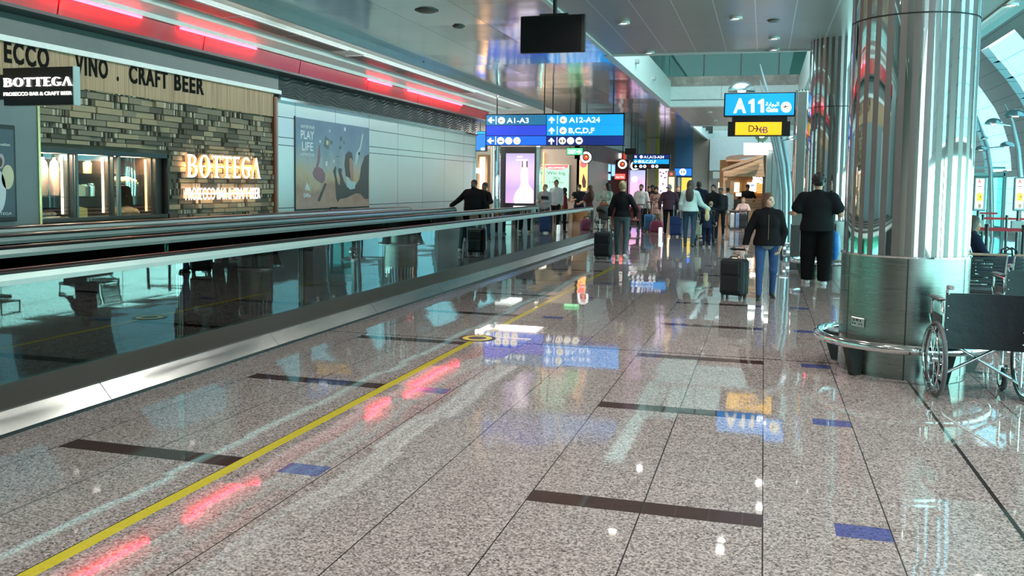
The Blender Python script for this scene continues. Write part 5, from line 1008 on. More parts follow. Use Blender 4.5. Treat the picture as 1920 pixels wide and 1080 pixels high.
# ================================================================ wheelchairs
VINYL = mat('black vinyl', (.005, .007, .012), .42, bump=.5, spec=.35, bscale=7); TYRE = mat('grey tyre', (.10, .105, .11), .5); CHR = mat('chair chrome', (.75, .78, .80), .12, 1); PADG = mat('arm pad', (.12, .125, .13), .35)
def wheelchair(x, y, rz, label):
    t = thing('wheelchair', label, 'wheelchair', (x, y, 0), rz, 'wheelchairs'); W2 = .283; r = .305
    for s in (-1, 1):
        X = s*(W2+.045); w = MB().torus((X, 0, r), r-.018, .017, 'x', 48, 10).build('wheel', TYRE, t, True)
        MB().torus((X, 0, r), r-.042, .011, 'x', 48, 8).build('rim', CHR, w, True); MB().torus((X+s*.04, 0, r), r-.05, .0085, 'x', 48, 8).build('hand_rim', CHR, w, True); MB().cyl((X-.035, 0, r), (X+.04, 0, r), .028, 16).build('hub', CHR, w, True)
        k = MB()
        for i in range(18): a = 2*math.pi*i/18; b = a+.5*(1 if i % 2 else -1); k.cyl((X+(.02 if i % 2 else -.02), .026*math.cos(b), r+.026*math.sin(b)), (X, (r-.045)*math.cos(a), r+(r-.045)*math.sin(a)), .0022, 5)
        k.build('spokes', CHR, w)
        for i in range(6): a = i*math.pi/3; MB().cyl((X, (r-.048)*math.cos(a), r+(r-.048)*math.sin(a)), (X+s*.04, (r-.05)*math.cos(a), r+(r-.05)*math.sin(a)), .005, 6).build('rim_clip', CHR, w)
        Xf = s*W2
        MB().tube([(Xf, -.05, .12), (Xf, -.06, .5), (Xf, -.07, .86), (Xf, -.09, .895), (Xf, -.17, .90)], .0125, 10).build('back_post', CHR, t, True)
        MB().tube([(Xf, -.10, .898), (Xf, -.19, .90)], .019, 10).build('push_handle', mat('handle grey', (.30, .31, .32), .4), t, True)
        MB().tube([(Xf, -.05, .48), (Xf, .36, .48), (Xf, .40, .44), (Xf, .40, .22)], .0125, 10).build('seat_rail', CHR, t, True); MB().tube([(Xf, -.05, .14), (Xf, .40, .14)], .0125, 10).build('lower_rail', CHR, t, True)
        MB().tube([(Xf+s*.02, -.05, .68), (Xf+s*.02, -.03, .76), (Xf+s*.02, .25, .77), (Xf+s*.02, .28, .74), (Xf+s*.02, .28, .48)], .011, 8).build('arm_frame', CHR, t, True); MB().box((Xf+s*.025-.03, -.02, .772), (Xf+s*.025+.03, .28, .80), 0, .012).build('arm_pad', PADG, t)
        MB().box((Xf+s*.015, -.02, .50), (Xf+s*.02, .27, .66)).build('side_guard', mat('guard grey', (.06, .08, .08), .4), t)
        q = MB().torus((Xf, .36, .095), .075, .02, 'x', 28, 8).build('caster', TYRE, t, True); MB().cyl((Xf-.02, .36, .095), (Xf+.02, .36, .095), .05, 14).build('caster_hub', CHR, q, True)
        MB().box((Xf-.03, .34, .09), (Xf-.022, .38, .2)).box((Xf+.022, .34, .09), (Xf+.03, .38, .2)).box((Xf-.03, .34, .2), (Xf+.03, .38, .215)).build('caster_fork', CHR, t)
        MB().tube([(X-s*.03, .20, .50), (X-s*.01, .24, .58), (X, .25, .64)], .008, 8).build('brake_lever', CHR, t, True)
    MB().tube([(-W2, .1, .14), (W2, .1, .47)], .0125, 10).build('cross_brace', CHR, t, True); MB().tube([(W2, .13, .14), (-W2, .13, .47)], .0125, 10).build('cross_brace', CHR, t, True)
    b = MB(); nx, nz = 12, 8; g = []
    for th in (0, .014):
        for j in range(nz+1):
            for i in range(nx+1): u = i/nx*2-1; v = j/nz; g.append((u*(W2+.012), -.075+.035*(1-u*u)+th-.01*v, .40+.445*v))
    n1 = (nx+1)*(nz+1); fs = []
    for j in range(nz):
        for i in range(nx): a = j*(nx+1)+i; fs += [(a, a+1, a+nx+2, a+nx+1), (n1+a, n1+a+nx+1, n1+a+nx+2, n1+a+1)]
    for i in range(nx): a = i; fs.append((a, n1+a, n1+a+1, a+1)); a = nz*(nx+1)+i; fs.append((a, a+1, n1+a+1, n1+a))
    b._add(g, fs); bo = b.build('backrest', VINYL, t, True)
    for s in (-1, 1):
        for j in range(5): MB().ell((s*(W2-.005), -.085-.002*j, .46+j*.095), (.007, .005, .007), 8, 6).build('rivet', CHR, bo, True)
    MB().box((-W2, -.03, .475), (W2, .38, .50), 0, .012).build('seat', VINYL, t); return t
wheelchair(1.70, 7.72, R(4), 'nearest wheelchair seen from behind, black backrest, beside the big pillar')
wheelchair(2.72, 10.2, R(4), 'second wheelchair partly hidden behind the nearest one')

# ================================================================ luggage
def suitcase(x, y, rz, w, d, h, m, hl, label, ribs=True, trim=None, tilt=0.):
    t = thing('suitcase', label, 'suitcase', (x, y, 0), rz, 'wheeled suitcases'); z0 = .055
    MB().box((-w/2, -d/2, z0), (w/2, d/2, z0+h), 0, .035).build('shell', m, t, False)
    pk = MB(); pk.box((-w*.40, d/2-.01, z0+h*.10), (w*.40, d/2+.022, z0+h*.52), 0, .02).build('front_pocket', m, t); MB().box((-w*.36, d/2-.01, z0+h*.58), (w*.36, d/2+.016, z0+h*.9), 0, .02).build('front_pocket', m, t)
    tm = trim or DARK
    MB().box((-w/2-.003, -.008, z0+.03), (w/2+.003, .008, z0+h-.03)).box((-w/2+.03, -.008, z0+h-.002), (w/2-.03, .008, z0+h+.003)).build('zip', tm, t)
    for sx in (-.09, .09): MB().cyl((sx*w/.36, -d/2+.03, z0+h-.02), (sx*w/.36, -d/2+.03, z0+h+hl), .008, 8).build('handle_tube', SEATF, t, True)
    MB().box((-.12*w/.36, -d/2+.014, z0+h+hl-.015), (.12*w/.36, -d/2+.046, z0+h+hl+.02), 0, .012).build('grip', BLACK, t); MB().tube([(-.07, .02, z0+h), (-.06, .02, z0+h+.03), (.06, .02, z0+h+.03), (.07, .02, z0+h)], .009, 8).build('top_handle', BLACK, t, True)
    for sx in (-1, 1):
        for sy in (-1, 1):
            c = (sx*(w/2-.05), sy*(d/2-.045)); q = MB().box((c[0]-.022, c[1]-.018, .03), (c[0]+.022, c[1]+.018, z0+.006)).build('wheel_mount', BLACK, t); MB().cyl((c[0]-.014, c[1], .028), (c[0]+.014, c[1], .028), .028, 14).build('wheel', TYRE, q, True)
    return t
# ================================================================ people: smooth bodies grown from tapered limbs, meshed by surface nets
def surface_nets(f, org, h):
    s = f < 0; nx, ny, nz = f.shape; sh = (nx-1, ny-1, nz-1)
    cnt = np.zeros(sh, np.float32); acc = np.zeros(sh+(3,), np.float32); ed = []
    for ax in range(3):
        o1, o2 = [q for q in range(3) if q != ax]
        for d1_ in (0, 1):
            for d2_ in (0, 1):
                a = [slice(None)]*3; b = [slice(None)]*3
                a[ax] = slice(0, -1); b[ax] = slice(1, None)
                for o, d in ((o1, d1_), (o2, d2_)): a[o] = b[o] = slice(d, f.shape[o]-1+d)
                f0, f1 = f[tuple(a)], f[tuple(b)]; w = np.nonzero((f0 < 0) != (f1 < 0))
                if len(w[0]) == 0: continue
                t = f0[w]/(f0[w]-f1[w]); p = np.zeros((len(t), 3), np.float32); p[:, ax] = t; p[:, o1] = d1_; p[:, o2] = d2_
                cnt[w] += 1; acc[w] += p
    m = cnt > 0; idx = -np.ones(sh, np.int64); idx[m] = np.arange(m.sum()); w = np.argwhere(m)
    V = (w + acc[m]/cnt[m][:, None])*h + np.array(org); Fs = []
    for ax in range(3):
        o1, o2 = [(1, 2), (2, 0), (0, 1)][ax]
        a = [slice(1, -1)]*3; b = [slice(1, -1)]*3; a[ax] = slice(0, -1); b[ax] = slice(1, None)
        s0, s1 = s[tuple(a)], s[tuple(b)]; e = np.argwhere(s0 != s1)
        if len(e) == 0: continue
        fl = s0[tuple(e.T)]; e = e + np.array([0 if q == ax else 1 for q in range(3)])
        def cell(da, db): c = e.copy(); c[:, o1] -= da; c[:, o2] -= db; return idx[tuple(c.T)]
        q = np.stack([cell(1, 1), cell(0, 1), cell(0, 0), cell(1, 0)], 1); q[~fl] = q[~fl][:, ::-1]; Fs.append(q)
    return V, np.concatenate(Fs)
class Field:
    """list of rounded cones and ellipsoids, blended"""
    def __init__(s): s.p = []; s.clip = []
    def cone(s, a, b, ra, rb=None, k=.03): s.p.append(('c', np.array(a, float), np.array(b, float), ra, ra if rb is None else rb, k, None)); return s
    def ell(s, c, r, k=.03, rot=None): s.p.append(('e', np.array(c, float), np.array(r, float), 0, 0, k, rot)); return s
    def cut(s, c, r, rot=None): s.clip.append(('e', np.array(c, float), np.array(r, float), rot)); return s
    def half(s, n, d): s.clip.append(('h', np.array(n, float), d, None)); return s     # keep n.p < d
    def mesh(s, h, infl=0.):
        lo = np.full(3, 9.); hi = np.full(3, -9.)
        for t, a, b, ra, rb, k, rot in s.p:
            if t == 'c': l = np.minimum(a-ra, b-rb); u = np.maximum(a+ra, b+rb)
            else: m = b if rot is None else np.full(3, b.max()); l = a-m; u = a+m
            lo = np.minimum(lo, l-infl); hi = np.maximum(hi, u+infl)
        for c in s.clip:
            if c[0] == 'h':
                for q in range(3):
                    if abs(c[1][q]) > .99:
                        if c[1][q] > 0: hi[q] = min(hi[q], c[2])
                        else: lo[q] = max(lo[q], -c[2])
        lo = lo-3*h; hi = hi+3*h; n = np.ceil((hi-lo)/h).astype(int)+1
        ax = [lo[q]+h*np.arange(n[q]) for q in range(3)]; F = np.full(tuple(n), .25, np.float32)
        for t, a, b, ra, rb, k, rot in s.p:
            mg = k+4*h+infl
            if t == 'c': l = np.minimum(a-ra, b-rb)-mg; u = np.maximum(a+ra, b+rb)+mg
            else: m = b if rot is None else np.full(3, b.max()); l = a-m-mg; u = a+m+mg
            i0 = [max(0, int((l[q]-lo[q])/h)) for q in range(3)]; i1 = [min(n[q], int((u[q]-lo[q])/h)+2) for q in range(3)]
            if any(i1[q] <= i0[q] for q in range(3)): continue
            X, Y, Z = np.meshgrid(*[ax[q][i0[q]:i1[q]] for q in range(3)], indexing='ij'); P = np.stack([X, Y, Z], -1).astype(np.float32)
            if t == 'c':
                ba = (b-a); L2 = max(ba@ba, 1e-9); tt = np.clip(((P-a.astype(np.float32))@ba.astype(np.float32))/L2, 0, 1)
                d = np.linalg.norm(P-(a+tt[..., None]*ba), axis=-1)-(ra+(rb-ra)*tt)
            else:
                q = P-a.astype(np.float32)
                if rot is not None: q = q@rot
                k0 = np.linalg.norm(q/b, axis=-1); k1 = np.linalg.norm(q/(b*b), axis=-1)+1e-6; d = k0*(k0-1)/k1
            d = (d-infl).astype(np.float32); sl = tuple(slice(i0[q], i1[q]) for q in range(3)); g = F[sl]
            hh = np.clip(k-np.abs(g-d), 0, None)/max(k, 1e-6); F[sl] = np.minimum(g, d)-hh*hh*k*.25
        if s.clip:
            X, Y, Z = np.meshgrid(*ax, indexing='ij'); P = np.stack([X, Y, Z], -1).astype(np.float32)
            for c in s.clip:
                if c[0] == 'h': F = np.maximum(F, (P@c[1].astype(np.float32)-c[2]).astype(np.float32))
                else:
                    q = P-c[1].astype(np.float32)
                    if c[3] is not None: q = q@c[3]
                    k0 = np.linalg.norm(q/c[2], axis=-1); k1 = np.linalg.norm(q/(c[2]*c[2]), axis=-1)+1e-6; F = np.maximum(F, -(k0*(k0-1)/k1))
        return surface_nets(F, lo, h)
def net_obj(name, VF, mats, scale, parent=None, fm=None):
    V, Fc = VF; me = bpy.data.meshes.new(name); V = V*scale; me.vertices.add(len(V)); me.vertices.foreach_set('co', V.astype(np.float32).ravel())
    me.loops.add(len(Fc)*4); me.loops.foreach_set('vertex_index', Fc.astype(np.int32).ravel()); me.polygons.add(len(Fc)); me.polygons.foreach_set('loop_start', np.arange(0, len(Fc)*4, 4, dtype=np.int32))
    mats = mats if isinstance(mats, (list, tuple)) else [mats]
    for m in mats: me.materials.append(m)
    if fm is not None: me.polygons.foreach_set('material_index', fm.astype(np.int32))
    me.update(calc_edges=True); me.polygons.foreach_set('use_smooth', [True]*len(Fc)); me.validate()
    o = bpy.data.objects.new(name, me); COL.objects.link(o)
    if parent is not None: o.parent = parent
    return o
def rx(a): c, s = math.cos(a), math.sin(a); return np.array([[1, 0, 0], [0, c, -s], [0, s, c]])
def rzm(a): c, s = math.cos(a), math.sin(a); return np.array([[c, -s, 0], [s, c, 0], [0, 0, 1.]])
SKIN = {'light': (.62, .36, .26), 'fair': (.68, .42, .32), 'tan': (.42, .23, .14), 'brown': (.22, .11, .065), 'dark': (.09, .045, .03)}
def cloth(name, c): return mat('cloth '+name, c, .9, bump=.5, bscale=25, var=.2, scale=5, spec=.15)
DROP = ((.10, .0, -1), (.06, .12, -1))            # arm hanging: upper arm and forearm directions (outwards, forwards, up)
def person(label, x, y, rz, H, top, legs, hair=('short', (.02, .015, .012)), skin='light', girth=1., fem=False, armL=DROP, armR=DROP, gait=(0, 0), hem=.93, sleeve=1., bottoms='trousers', loose=.012, flare=0., shoe=(.03, .03, .03), head=0., nod=0., lean=0., h=.014, curlL=35, curlR=35, sit=False, wide=0., extra=None, inner=None, zip_=None, mask=None, sole=None):
    g = girth; s = H/1.75; sw = (.165 if fem else .185)*(.5+.5*g); hw = .10*(.6+.4*g)
    def skinm(): return mat('skin '+skin, SKIN[skin], .55, var=.08)
    # legs
    J = {}
    if sit: base = .50
    else:
        zz = []
        for sd, sg_ in (('L', -1), ('R', 1)):
            a = R(gait[0 if sd == 'L' else 1]); kb = R(abs(gait[0 if sd == 'L' else 1])*.9+4) if a < 0 else R(4)
            zz.append(.42*math.cos(a)+.42*math.cos(a-kb))
        base = max(zz)+.08
    for sd, sg_ in (('L', -1), ('R', 1)):
        a = R(gait[0 if sd == 'L' else 1]); kb = R(abs(gait[0 if sd == 'L' else 1])*.9+4) if a < 0 else R(4)
        if sit: a = R(84); kb = R(84)
        hp = np.array([sg_*hw, 0, base-.02]); kn = hp+.42*np.array([sg_*.03, math.sin(a), -math.cos(a)]); an = kn+.42*np.array([0, math.sin(a-kb), -math.cos(a-kb)])
        pit = 0. if (a >= 0 or sit) else min(R(50), kb*.9)
        fd = np.array([sg_*.12, math.cos(pit), -math.sin(pit)]); J[sd] = (hp, kn, an, fd)
    dz = base-.92; up = lambda p: np.array(p, float)+np.array([0, 0, dz])
    piv = up((0, 0, .95)); RL = rx(-R(lean))
    def T(p): return piv+RL@(up(p)-piv)
    hd = rzm(R(head))@rx(-R(nod)); hc = T((0, 0, 1.50))
    def Hd(p): return hc+RL@hd@(np.array(p, float)-np.array([0, 0, 1.50]))
    HR = RL@hd
    def torso(f, t=0., hips=True):
        if hips: f.ell(up((0, -.01, .95)), ((.165 if fem else .155)*g+t, .115*g+t, .13+t), .06)
        f.ell(T((0, .01*g, 1.09)), ((.125 if fem else .142)*g+t, .10*g+t+(.02 if g > 1.15 else 0), .16+t), .06, RL); f.ell(T((0, -.005, 1.27)), ((.148 if fem else .166)*g+t, .108*g+t, .185+t), .06, RL)
        if fem:
            for q in (-.065, .065): f.ell(T((q, .075*g, 1.26)), (.06+t, .055+t, .06+t), .05)
        f.cone(T((-sw+.03, -.01, 1.395)), T((sw-.03, -.01, 1.395)), .056+t*.7, None, .05)
        for q in (-1, 1): f.cone(T((0, -.02, 1.455)), T((q*(sw-.04), -.015, 1.405)), .050+t*.5, .040+t*.5, .04)
    arms = {}
    for sd, sg_, (ua, fa) in (('L', -1, armL), ('R', 1, armR)):
        S = T((sg_*sw, -.01, 1.388)); u = RL@np.array([sg_*ua[0], ua[1], ua[2]]); u /= np.linalg.norm(u); w = RL@np.array([sg_*fa[0], fa[1], fa[2]]); w /= np.linalg.norm(w)
        E = S+.29*u; Wr = E+.25*w; arms[sd] = (S, E, Wr, w, sg_)
    B = Field(); torso(B)
    B.cone(T((0, -.015, 1.42)), Hd((0, -.005, 1.55)), .054*(.8+.2*g), .05*(.8+.2*g), .03)
    B.ell(Hd((0, -.01, 1.648)), (.074, .093, .094), .02, HR).ell(Hd((0, .025, 1.592)), (.06, .066, .078), .03, HR).ell(Hd((0, .058, 1.545)), (.03, .028, .022), .03, HR)
    B.cone(Hd((0, .085, 1.632)), Hd((0, .106, 1.598)), .008, .0135, .012)
    for q in (-1, 1):
        B.ell(Hd((q*.076, -.008, 1.615)), (.011, .02, .031), .008, HR); B.ell(Hd((q*.04, .062, 1.592)), (.022, .022, .02), .02, HR)
    B.ell(Hd((0, .083, 1.568)), (.024, .014, .009), .008, HR); B.ell(Hd((0, .078, 1.655)), (.045, .012, .009), .012, HR)
    fr = max(.0082, h*.62)
    for sd, curl in (('L', curlL), ('R', curlR)):
        S, E, Wr, w, sg_ = arms[sd]; B.cone(S, E, .052*(.6+.4*g), .042, .03).cone(E, Wr, .041*(.7+.3*g), .028, .02)
        side = np.array([0, 1, 0.]); side = side-w*(side@w)
        if np.linalg.norm(side) < .2: side = np.array([0, 0, 1.])-w*w[2]
        side /= np.linalg.norm(side); pn = np.cross(w, side)*sg_*1.; pn /= np.linalg.norm(pn)
        if pn@np.array([-sg_, 0, -.3]) < 0: pn = -pn
        pr = np.stack([side, pn, w], 1); B.ell(Wr+w*.05, (.04, .018, .055), .015, pr)
        for i, (of, L) in enumerate(((.031, .07), (.011, .08), (-.010, .075), (-.029, .058))):
            b = Wr+w*.085+side*of; c1 = R(curl); d1_ = w*math.cos(c1)+pn*math.sin(c1); c2 = R(curl*1.9); d2_ = w*math.cos(c2)+pn*math.sin(c2); m_ = b+d1_*L*.52
            B.cone(b, m_, fr*1.08, fr, .006).cone(m_, m_+d2_*L*.5, fr, fr*.85, .005)
        b = Wr+w*.03+side*.034; d1_ = side*.75+w*.6+pn*.3; d1_ /= np.linalg.norm(d1_); m_ = b+d1_*.045; d2_ = w*.8+pn*(.3+curl/90)+side*.1; d2_ /= np.linalg.norm(d2_)
        B.cone(b, m_, fr*1.25, fr*1.1, .01).cone(m_, m_+d2_*.035, fr*1.1, fr*.9, .005)
    for sd in 'LR':
        hp, kn, an, fd = J[sd]; B.cone(hp, kn, .078*g, .052*(.5+.5*g), .04).cone(kn, an, .052*(.5+.5*g), .036, .03).cone(an+fd*-.03-np.array([0, 0, .045]), an+fd*.15-np.array([0, 0, .05]), .034, .026, .02)
    V, Fq = B.mesh(h)
    # colour the eyes, brows and lips of the face
    c = V[Fq].mean(1); loc = (c-hc)@HR+np.array([0, 0, 1.50]); fm = np.zeros(len(Fq), int); front = loc[:, 1] > .05
    for q in (-1, 1):
        e = ((loc[:, 0]-q*.032)/.014)**2+((loc[:, 2]-1.630)/max(.0065, h*.55))**2 < 1; fm[front & e] = 1
        e = ((loc[:, 0]-q*.034)/.021)**2+((loc[:, 2]-1.652)/max(.0045, h*.4))**2 < 1; fm[front & e] = 1
    e = (loc[:, 0]/.025)**2+((loc[:, 2]-1.567)/max(.0085, h*.5))**2 < 1; fm[front & e] = 2
    root = net_obj('person', (V, Fq), [skinm(), mat('eye dark', (.03, .02, .018), .3), mat('lips '+skin, tuple(v*f_ for v, f_ in zip(SKIN[skin], (.85, .55, .55))), .45)], s, None, fm)
    root.location = (x, y, 0); root.rotation_euler = (0, 0, rz); tag(root, label, 'person')
    # clothes
    def topfield(t, hemz, slv, k=.0):
        f = Field(); torso(f, t, True); f.cone(T((0, -.02, 1.42)), T((0, -.015, 1.475)), .062+t*.5, .055+t*.5, .03)
        if flare: f.cone(up((0, 0, 1.05)), up((0, 0, hemz)), .12*g+t, .13*g+t+flare, .08)
        for sd in 'LR':
            S, E, Wr, w, sg_ = arms[sd]; f.cone(S, E, .056*(.6+.4*g)+t*.55, .045+t*.5, .04)
            if slv > .55: f.cone(E, E+(Wr-E)*min(1, (slv-.5)*2), .044+t*.5, .033+t*.6, .03)
        if slv <= .55:
            f2 = Field()
        f.half((0, 0, -1), -(up((0, 0, hemz))[2])); return f
    if slv_short(sleeve):
        f = Field(); torso(f, loose, True); f.cone(T((0, -.02, 1.42)), T((0, -.015, 1.465)), .062+loose*.5, .056+loose*.5, .03)
        if flare: f.cone(up((0, 0, 1.05)), up((0, 0, hem)), .12*g+loose, .13*g+loose+flare, .08)
        for sd in 'LR': S, E, Wr, w, sg_ = arms[sd]; f.cone(S, S+(E-S)*sleeve*2, .058*(.6+.4*g)+loose, .056*(.6+.4*g)+loose*1.3, .04)
        f.half((0, 0, -1), -(up((0, 0, hem))[2]))
    else: f = topfield(loose, hem, sleeve)
    tn = {'jacket': 'jacket', 'shirt': 'shirt', 'sweater': 'sweater', 'robe': 'robe', 'vest': 'vest'}[top[0]]
    net_obj(tn, f.mesh(h), cloth(top[1], top[2]), s, root)
    if inner:
        f = Field(); torso(f, loose*.6, True); f.half((0, 0, -1), -(up((0, 0, hem-.07))[2])); f.half((0, 0, 1), up((0, 0, hem+.12))[2]); net_obj('shirt', f.mesh(h), cloth(*inner), s, root)
    if zip_:
        P = [T((0, .112*g+loose+.012, 1.40)), T((0, .125*g+loose+.012, 1.25)), T((0, .12*g+loose+.02, 1.08)), up((0, .115*g+loose+flare*.6+.012, hem+.01))]
        MB().tube([tuple(p*s) for p in P], .0035*s, 6).build('zip', mat('zip brass', (.22, .17, .08), .5, .2), root, True)
    if bottoms:
        f = Field(); f.ell(up((0, -.01, .95)), ((.168 if fem else .158)*g+.006, .118*g+.006, .13), .05)
        for sd in 'LR':
            hp, kn, an, fd = J[sd]; f.cone(hp, kn, .082*g+.004+wide*.4, .060*(.5+.5*g)+wide, .04)
            end = an+(kn-an)*(.02 if bottoms == 'trousers' else .06); f.cone(kn, end, .060*(.5+.5*g)+wide, .046+wide*1.1, .03)
        f.half((0, 0, 1), up((0, 0, 1.03))[2]); f.half((0, 0, -1), -.062 if not sit else -.03); net_obj(bottoms, f.mesh(h), cloth(*legs), s, root)
    for sd in 'LR':
        hp, kn, an, fd = J[sd]; f = Field(); z_ = np.array([0, 0, 1.]); a0 = an-fd*.035-z_*.042; a1 = an+fd*.165-z_*.047
        f.cone(a0, a1, .040, .032, .02).ell(an-z_*.01+fd*.01, (.046, .055, .045), .03); so = net_obj('shoe', f.mesh(min(h, .011)), mat('shoe %.2f %.2f %.2f' % shoe, shoe, .5), s, root)
        if sole:
            q = MB(); P = [a0-fd*.03, a0+fd*.08, a1+fd*.02]; q.tube([tuple((p-z_*.022)*s) for p in P], [.036*s, .040*s, .030*s], 10); 
            zs = [v[2] for v in q.v]; zm = min(zs); q.v = [(v[0], v[1], max(zm+.0, zm+(v[2]-zm)*.42)) for v in q.v]; q.build('sole', mat('sole %.2f' % sole, (sole, sole, sole), .6), so, True)
    # hair
    kind, hcol = hair[0], hair[1]; hm = mat('hair %.3f %.3f %.3f' % tuple(hcol), hcol, .45, bump=.8, bscale=45, var=.35, scale=14)
    if kind != 'bald':
        f = Field(); f.ell(Hd((0, -.018, 1.662)), (.086, .102, .098), .02, HR)
        if kind == 'crop': f = Field(); f.ell(Hd((0, -.016, 1.655)), (.079, .097, .095), .02, HR)
        if kind == 'long':
            f.ell(Hd((0, -.05, 1.58)), (.095, .07, .13), .05, HR); f.ell(T((0, -.095-.03*g, 1.42)), (.105, .05, .15), .06, RL)
            if len(hair) > 2: f.ell(T((0, -.105-.03*g, 1.30)), (.10, .045, .14), .06, RL)
        if kind == 'bob':
            f.ell(Hd((0, -.05, 1.585)), (.090, .070, .10), .04, HR)
            for q in (-1, 1): f.ell(Hd((q*.080, -.012, 1.58)), (.022, .045, .085), .03, HR)
        if kind in ('bun', 'knot'): f.ell(Hd((0, -.10, 1.70 if kind == 'bun' else 1.66)), (.045, .045, .042), .02, HR); f.ell(Hd((0, -.03, 1.74)), (.05, .05, .03), .03, HR)
        if kind == 'curly':
            r_ = random.Random(int(x*100)); 
            for q in range(40):
                a = r_.uniform(0, 6.28); z_ = r_.uniform(1.63, 1.785); rr = .092*math.sqrt(max(.05, 1-((z_-1.66)/.11)**2)); f.ell(Hd((rr*math.cos(a), -.03+rr*math.sin(a), z_)), (.03, .03, .03), .015)
        if kind != 'hood': f.cut(Hd((0, .092, 1.598)), (.074, .102, .095), HR)
        net_obj('hair', f.mesh(min(h, .012)), hm, s, root)
    if len(hair) > 2 and hair[2] == 'beard':
        f = Field(); f.ell(Hd((0, .045, 1.555)), (.058, .056, .042), .02, HR); f.cut(Hd((0, .10, 1.60)), (.05, .06, .035), HR); net_obj('beard', f.mesh(min(h, .011)), hm, s, root)
    if extra == 'cap':
        f = Field(); f.ell(Hd((0, -.015, 1.68)), (.09, .105, .085), .02, HR); f.half((0, 0, -1), -Hd((0, 0, 1.672))[2]); f.ell(Hd((0, .12, 1.677)), (.07, .075, .012), .01, HR); net_obj('cap', f.mesh(.011), cloth('cap dark', (.03, .03, .035)), s, root)
    if extra == 'headscarf':
        f = Field(); f.ell(Hd((0, -.02, 1.65)), (.095, .11, .115), .03, HR); f.ell(T((0, -.02, 1.46)), (.12, .11, .09), .06); f.cut(Hd((0, .10, 1.595)), (.056, .09, .075), HR); net_obj('headscarf', f.mesh(.012), cloth('scarf', (.02, .018, .022)), s, root)
    if mask:
        f = Field(); f.ell(Hd((0, .05, 1.57)), (.06, .062, .045), .02, HR); f.half(tuple(-(HR@np.array([0, 1., 0]))), -((HR@np.array([0, 1., 0]))@Hd((0, .055, 1.57)))); net_obj('face_mask', f.mesh(.010), cloth('mask white', (.75, .77, .78)), s, root)
    root['_'] = 0; del root['_']
    W = {sd: Matrix.Rotation(rz, 4, 'Z') @ Vector((arms[sd][2]+arms[sd][3]*.07)*s) + Vector((x, y, 0)) for sd in 'LR'}
    return root, W
def slv_short(v): return v <= .5
def backpack(x, y, z, rz, m, label, sc_=1.):
    t = thing('backpack', label, 'backpack', (x, y, z), rz); f = Field(); f.ell((0, 0, .22), (.15, .085, .23), .05); f.ell((0, -.02, .12), (.15, .10, .13), .05); f.ell((0, -.08, .14), (.11, .05, .10), .02)
    net_obj('body', f.mesh(.014), m, sc_, t)
    for sx in (-.09, .09): MB().tube([(sx*sc_, .07*sc_, .42*sc_), (sx*1.15*sc_, .16*sc_, .47*sc_), (sx*1.25*sc_, .27*sc_, .40*sc_), (sx*1.3*sc_, .27*sc_, .2*sc_), (sx*1.2*sc_, .10*sc_, .06*sc_)], .018*sc_, 8).build('strap', m, t, True)
    return t
def PX(p, Y, yy=400): return ony(p, yy, Y)[0]
def HT(p, y, Y): return float(ony(p, y, Y)[2])
JEANS = ('blue denim', (.045, .10, .24)); DJEANS = ('dark denim', (.04, .075, .11)); BLK = ('black trouser', (.012, .012, .014)); NAVY = ('navy', (.012, .018, .05)); GREYL = ('grey leggings', (.085, .12, .13))
PI = math.pi
# --- woman with the black jacket walking towards us, pulling a suitcase
Yw = 13.7; xw = PX(1438, Yw, 470); Hw = HT(1430, 360, Yw)
wn, ww = person('woman in a black zip jacket and blue jeans walking towards the camera with a suitcase', xw, Yw, PI+R(4), Hw, ('jacket', 'black jacket', (.010, .010, .012)), JEANS, ('bob', (.10, .05, .028)), 'fair', 1.08, True, armR=((.46, -.05, -1), (.22, .12, -1)), armL=((.34, -.12, -1), (-.22, .22, -1)), gait=(-8, 11), hem=.89, loose=.036, flare=.03, shoe=(.012, .012, .013), head=38, h=.0085, curlR=75, curlL=30, inner=('grey shirt', (.24, .27, .28)), zip_=True, sole=.75)
hr = ww['R']; hs = Hw/1.75
sx_, sy_ = hr.x-.13, hr.y-.12
suitcase(sx_, sy_, R(155), .38, .24, .54, mat('suitcase charcoal', (.018, .021, .025), .5, bump=.3, spec=.3), float(hr.z-.055-.54-.0), 'charcoal suitcase with a raised handle held by the woman in the black jacket')
bp_ = bag('shoulder_bag', xw+.12, Yw+.26, .95*hs, PI, .30, .16, .38, BAGB, 'black rucksack on the back of the woman in the black jacket', 'bag', False)
# --- big person in black with white shoes, back to us
Ym = 16.2; xm_ = PX(1530, Ym, 480); Hm = HT(1530, 329, Ym)
person('broad person in black seen from behind, wide black trousers and white shoes', xm_, Ym, R(-6), Hm, ('shirt', 'black tee', (.012, .013, .015)), ('black wide trouser', (.007, .007, .008)), ('curly', (.012, .01, .01)), 'light', 1.42, False, armL=((.50, -.12, -1), (.22, 1, .05)), armR=((.50, -.08, -1), (.0, 1, .2)), gait=(3, -2), hem=.86, sleeve=.30, loose=.03, flare=.05, shoe=(.75, .76, .78), head=6, h=.0095, wide=.045, sole=.8)
t = thing('carrier_bag', 'bright blue patterned bag hanging beside the person in black', 'bag', (PX(1566, 16.4, 455), 16.45, .42)); f = Field(); f.ell((0, 0, .25), (.09, .12, .27), .03); net_obj('body', f.mesh(.014), mat('bag blue', (.03, .22, .65), .4, var=.6, scale=14), 1, t); MB().tube([(0, -.08, .5), (0, -.05, .62), (0, .05, .62), (0, .08, .5)], .012, 8).build('handle', BLACK, t, True)
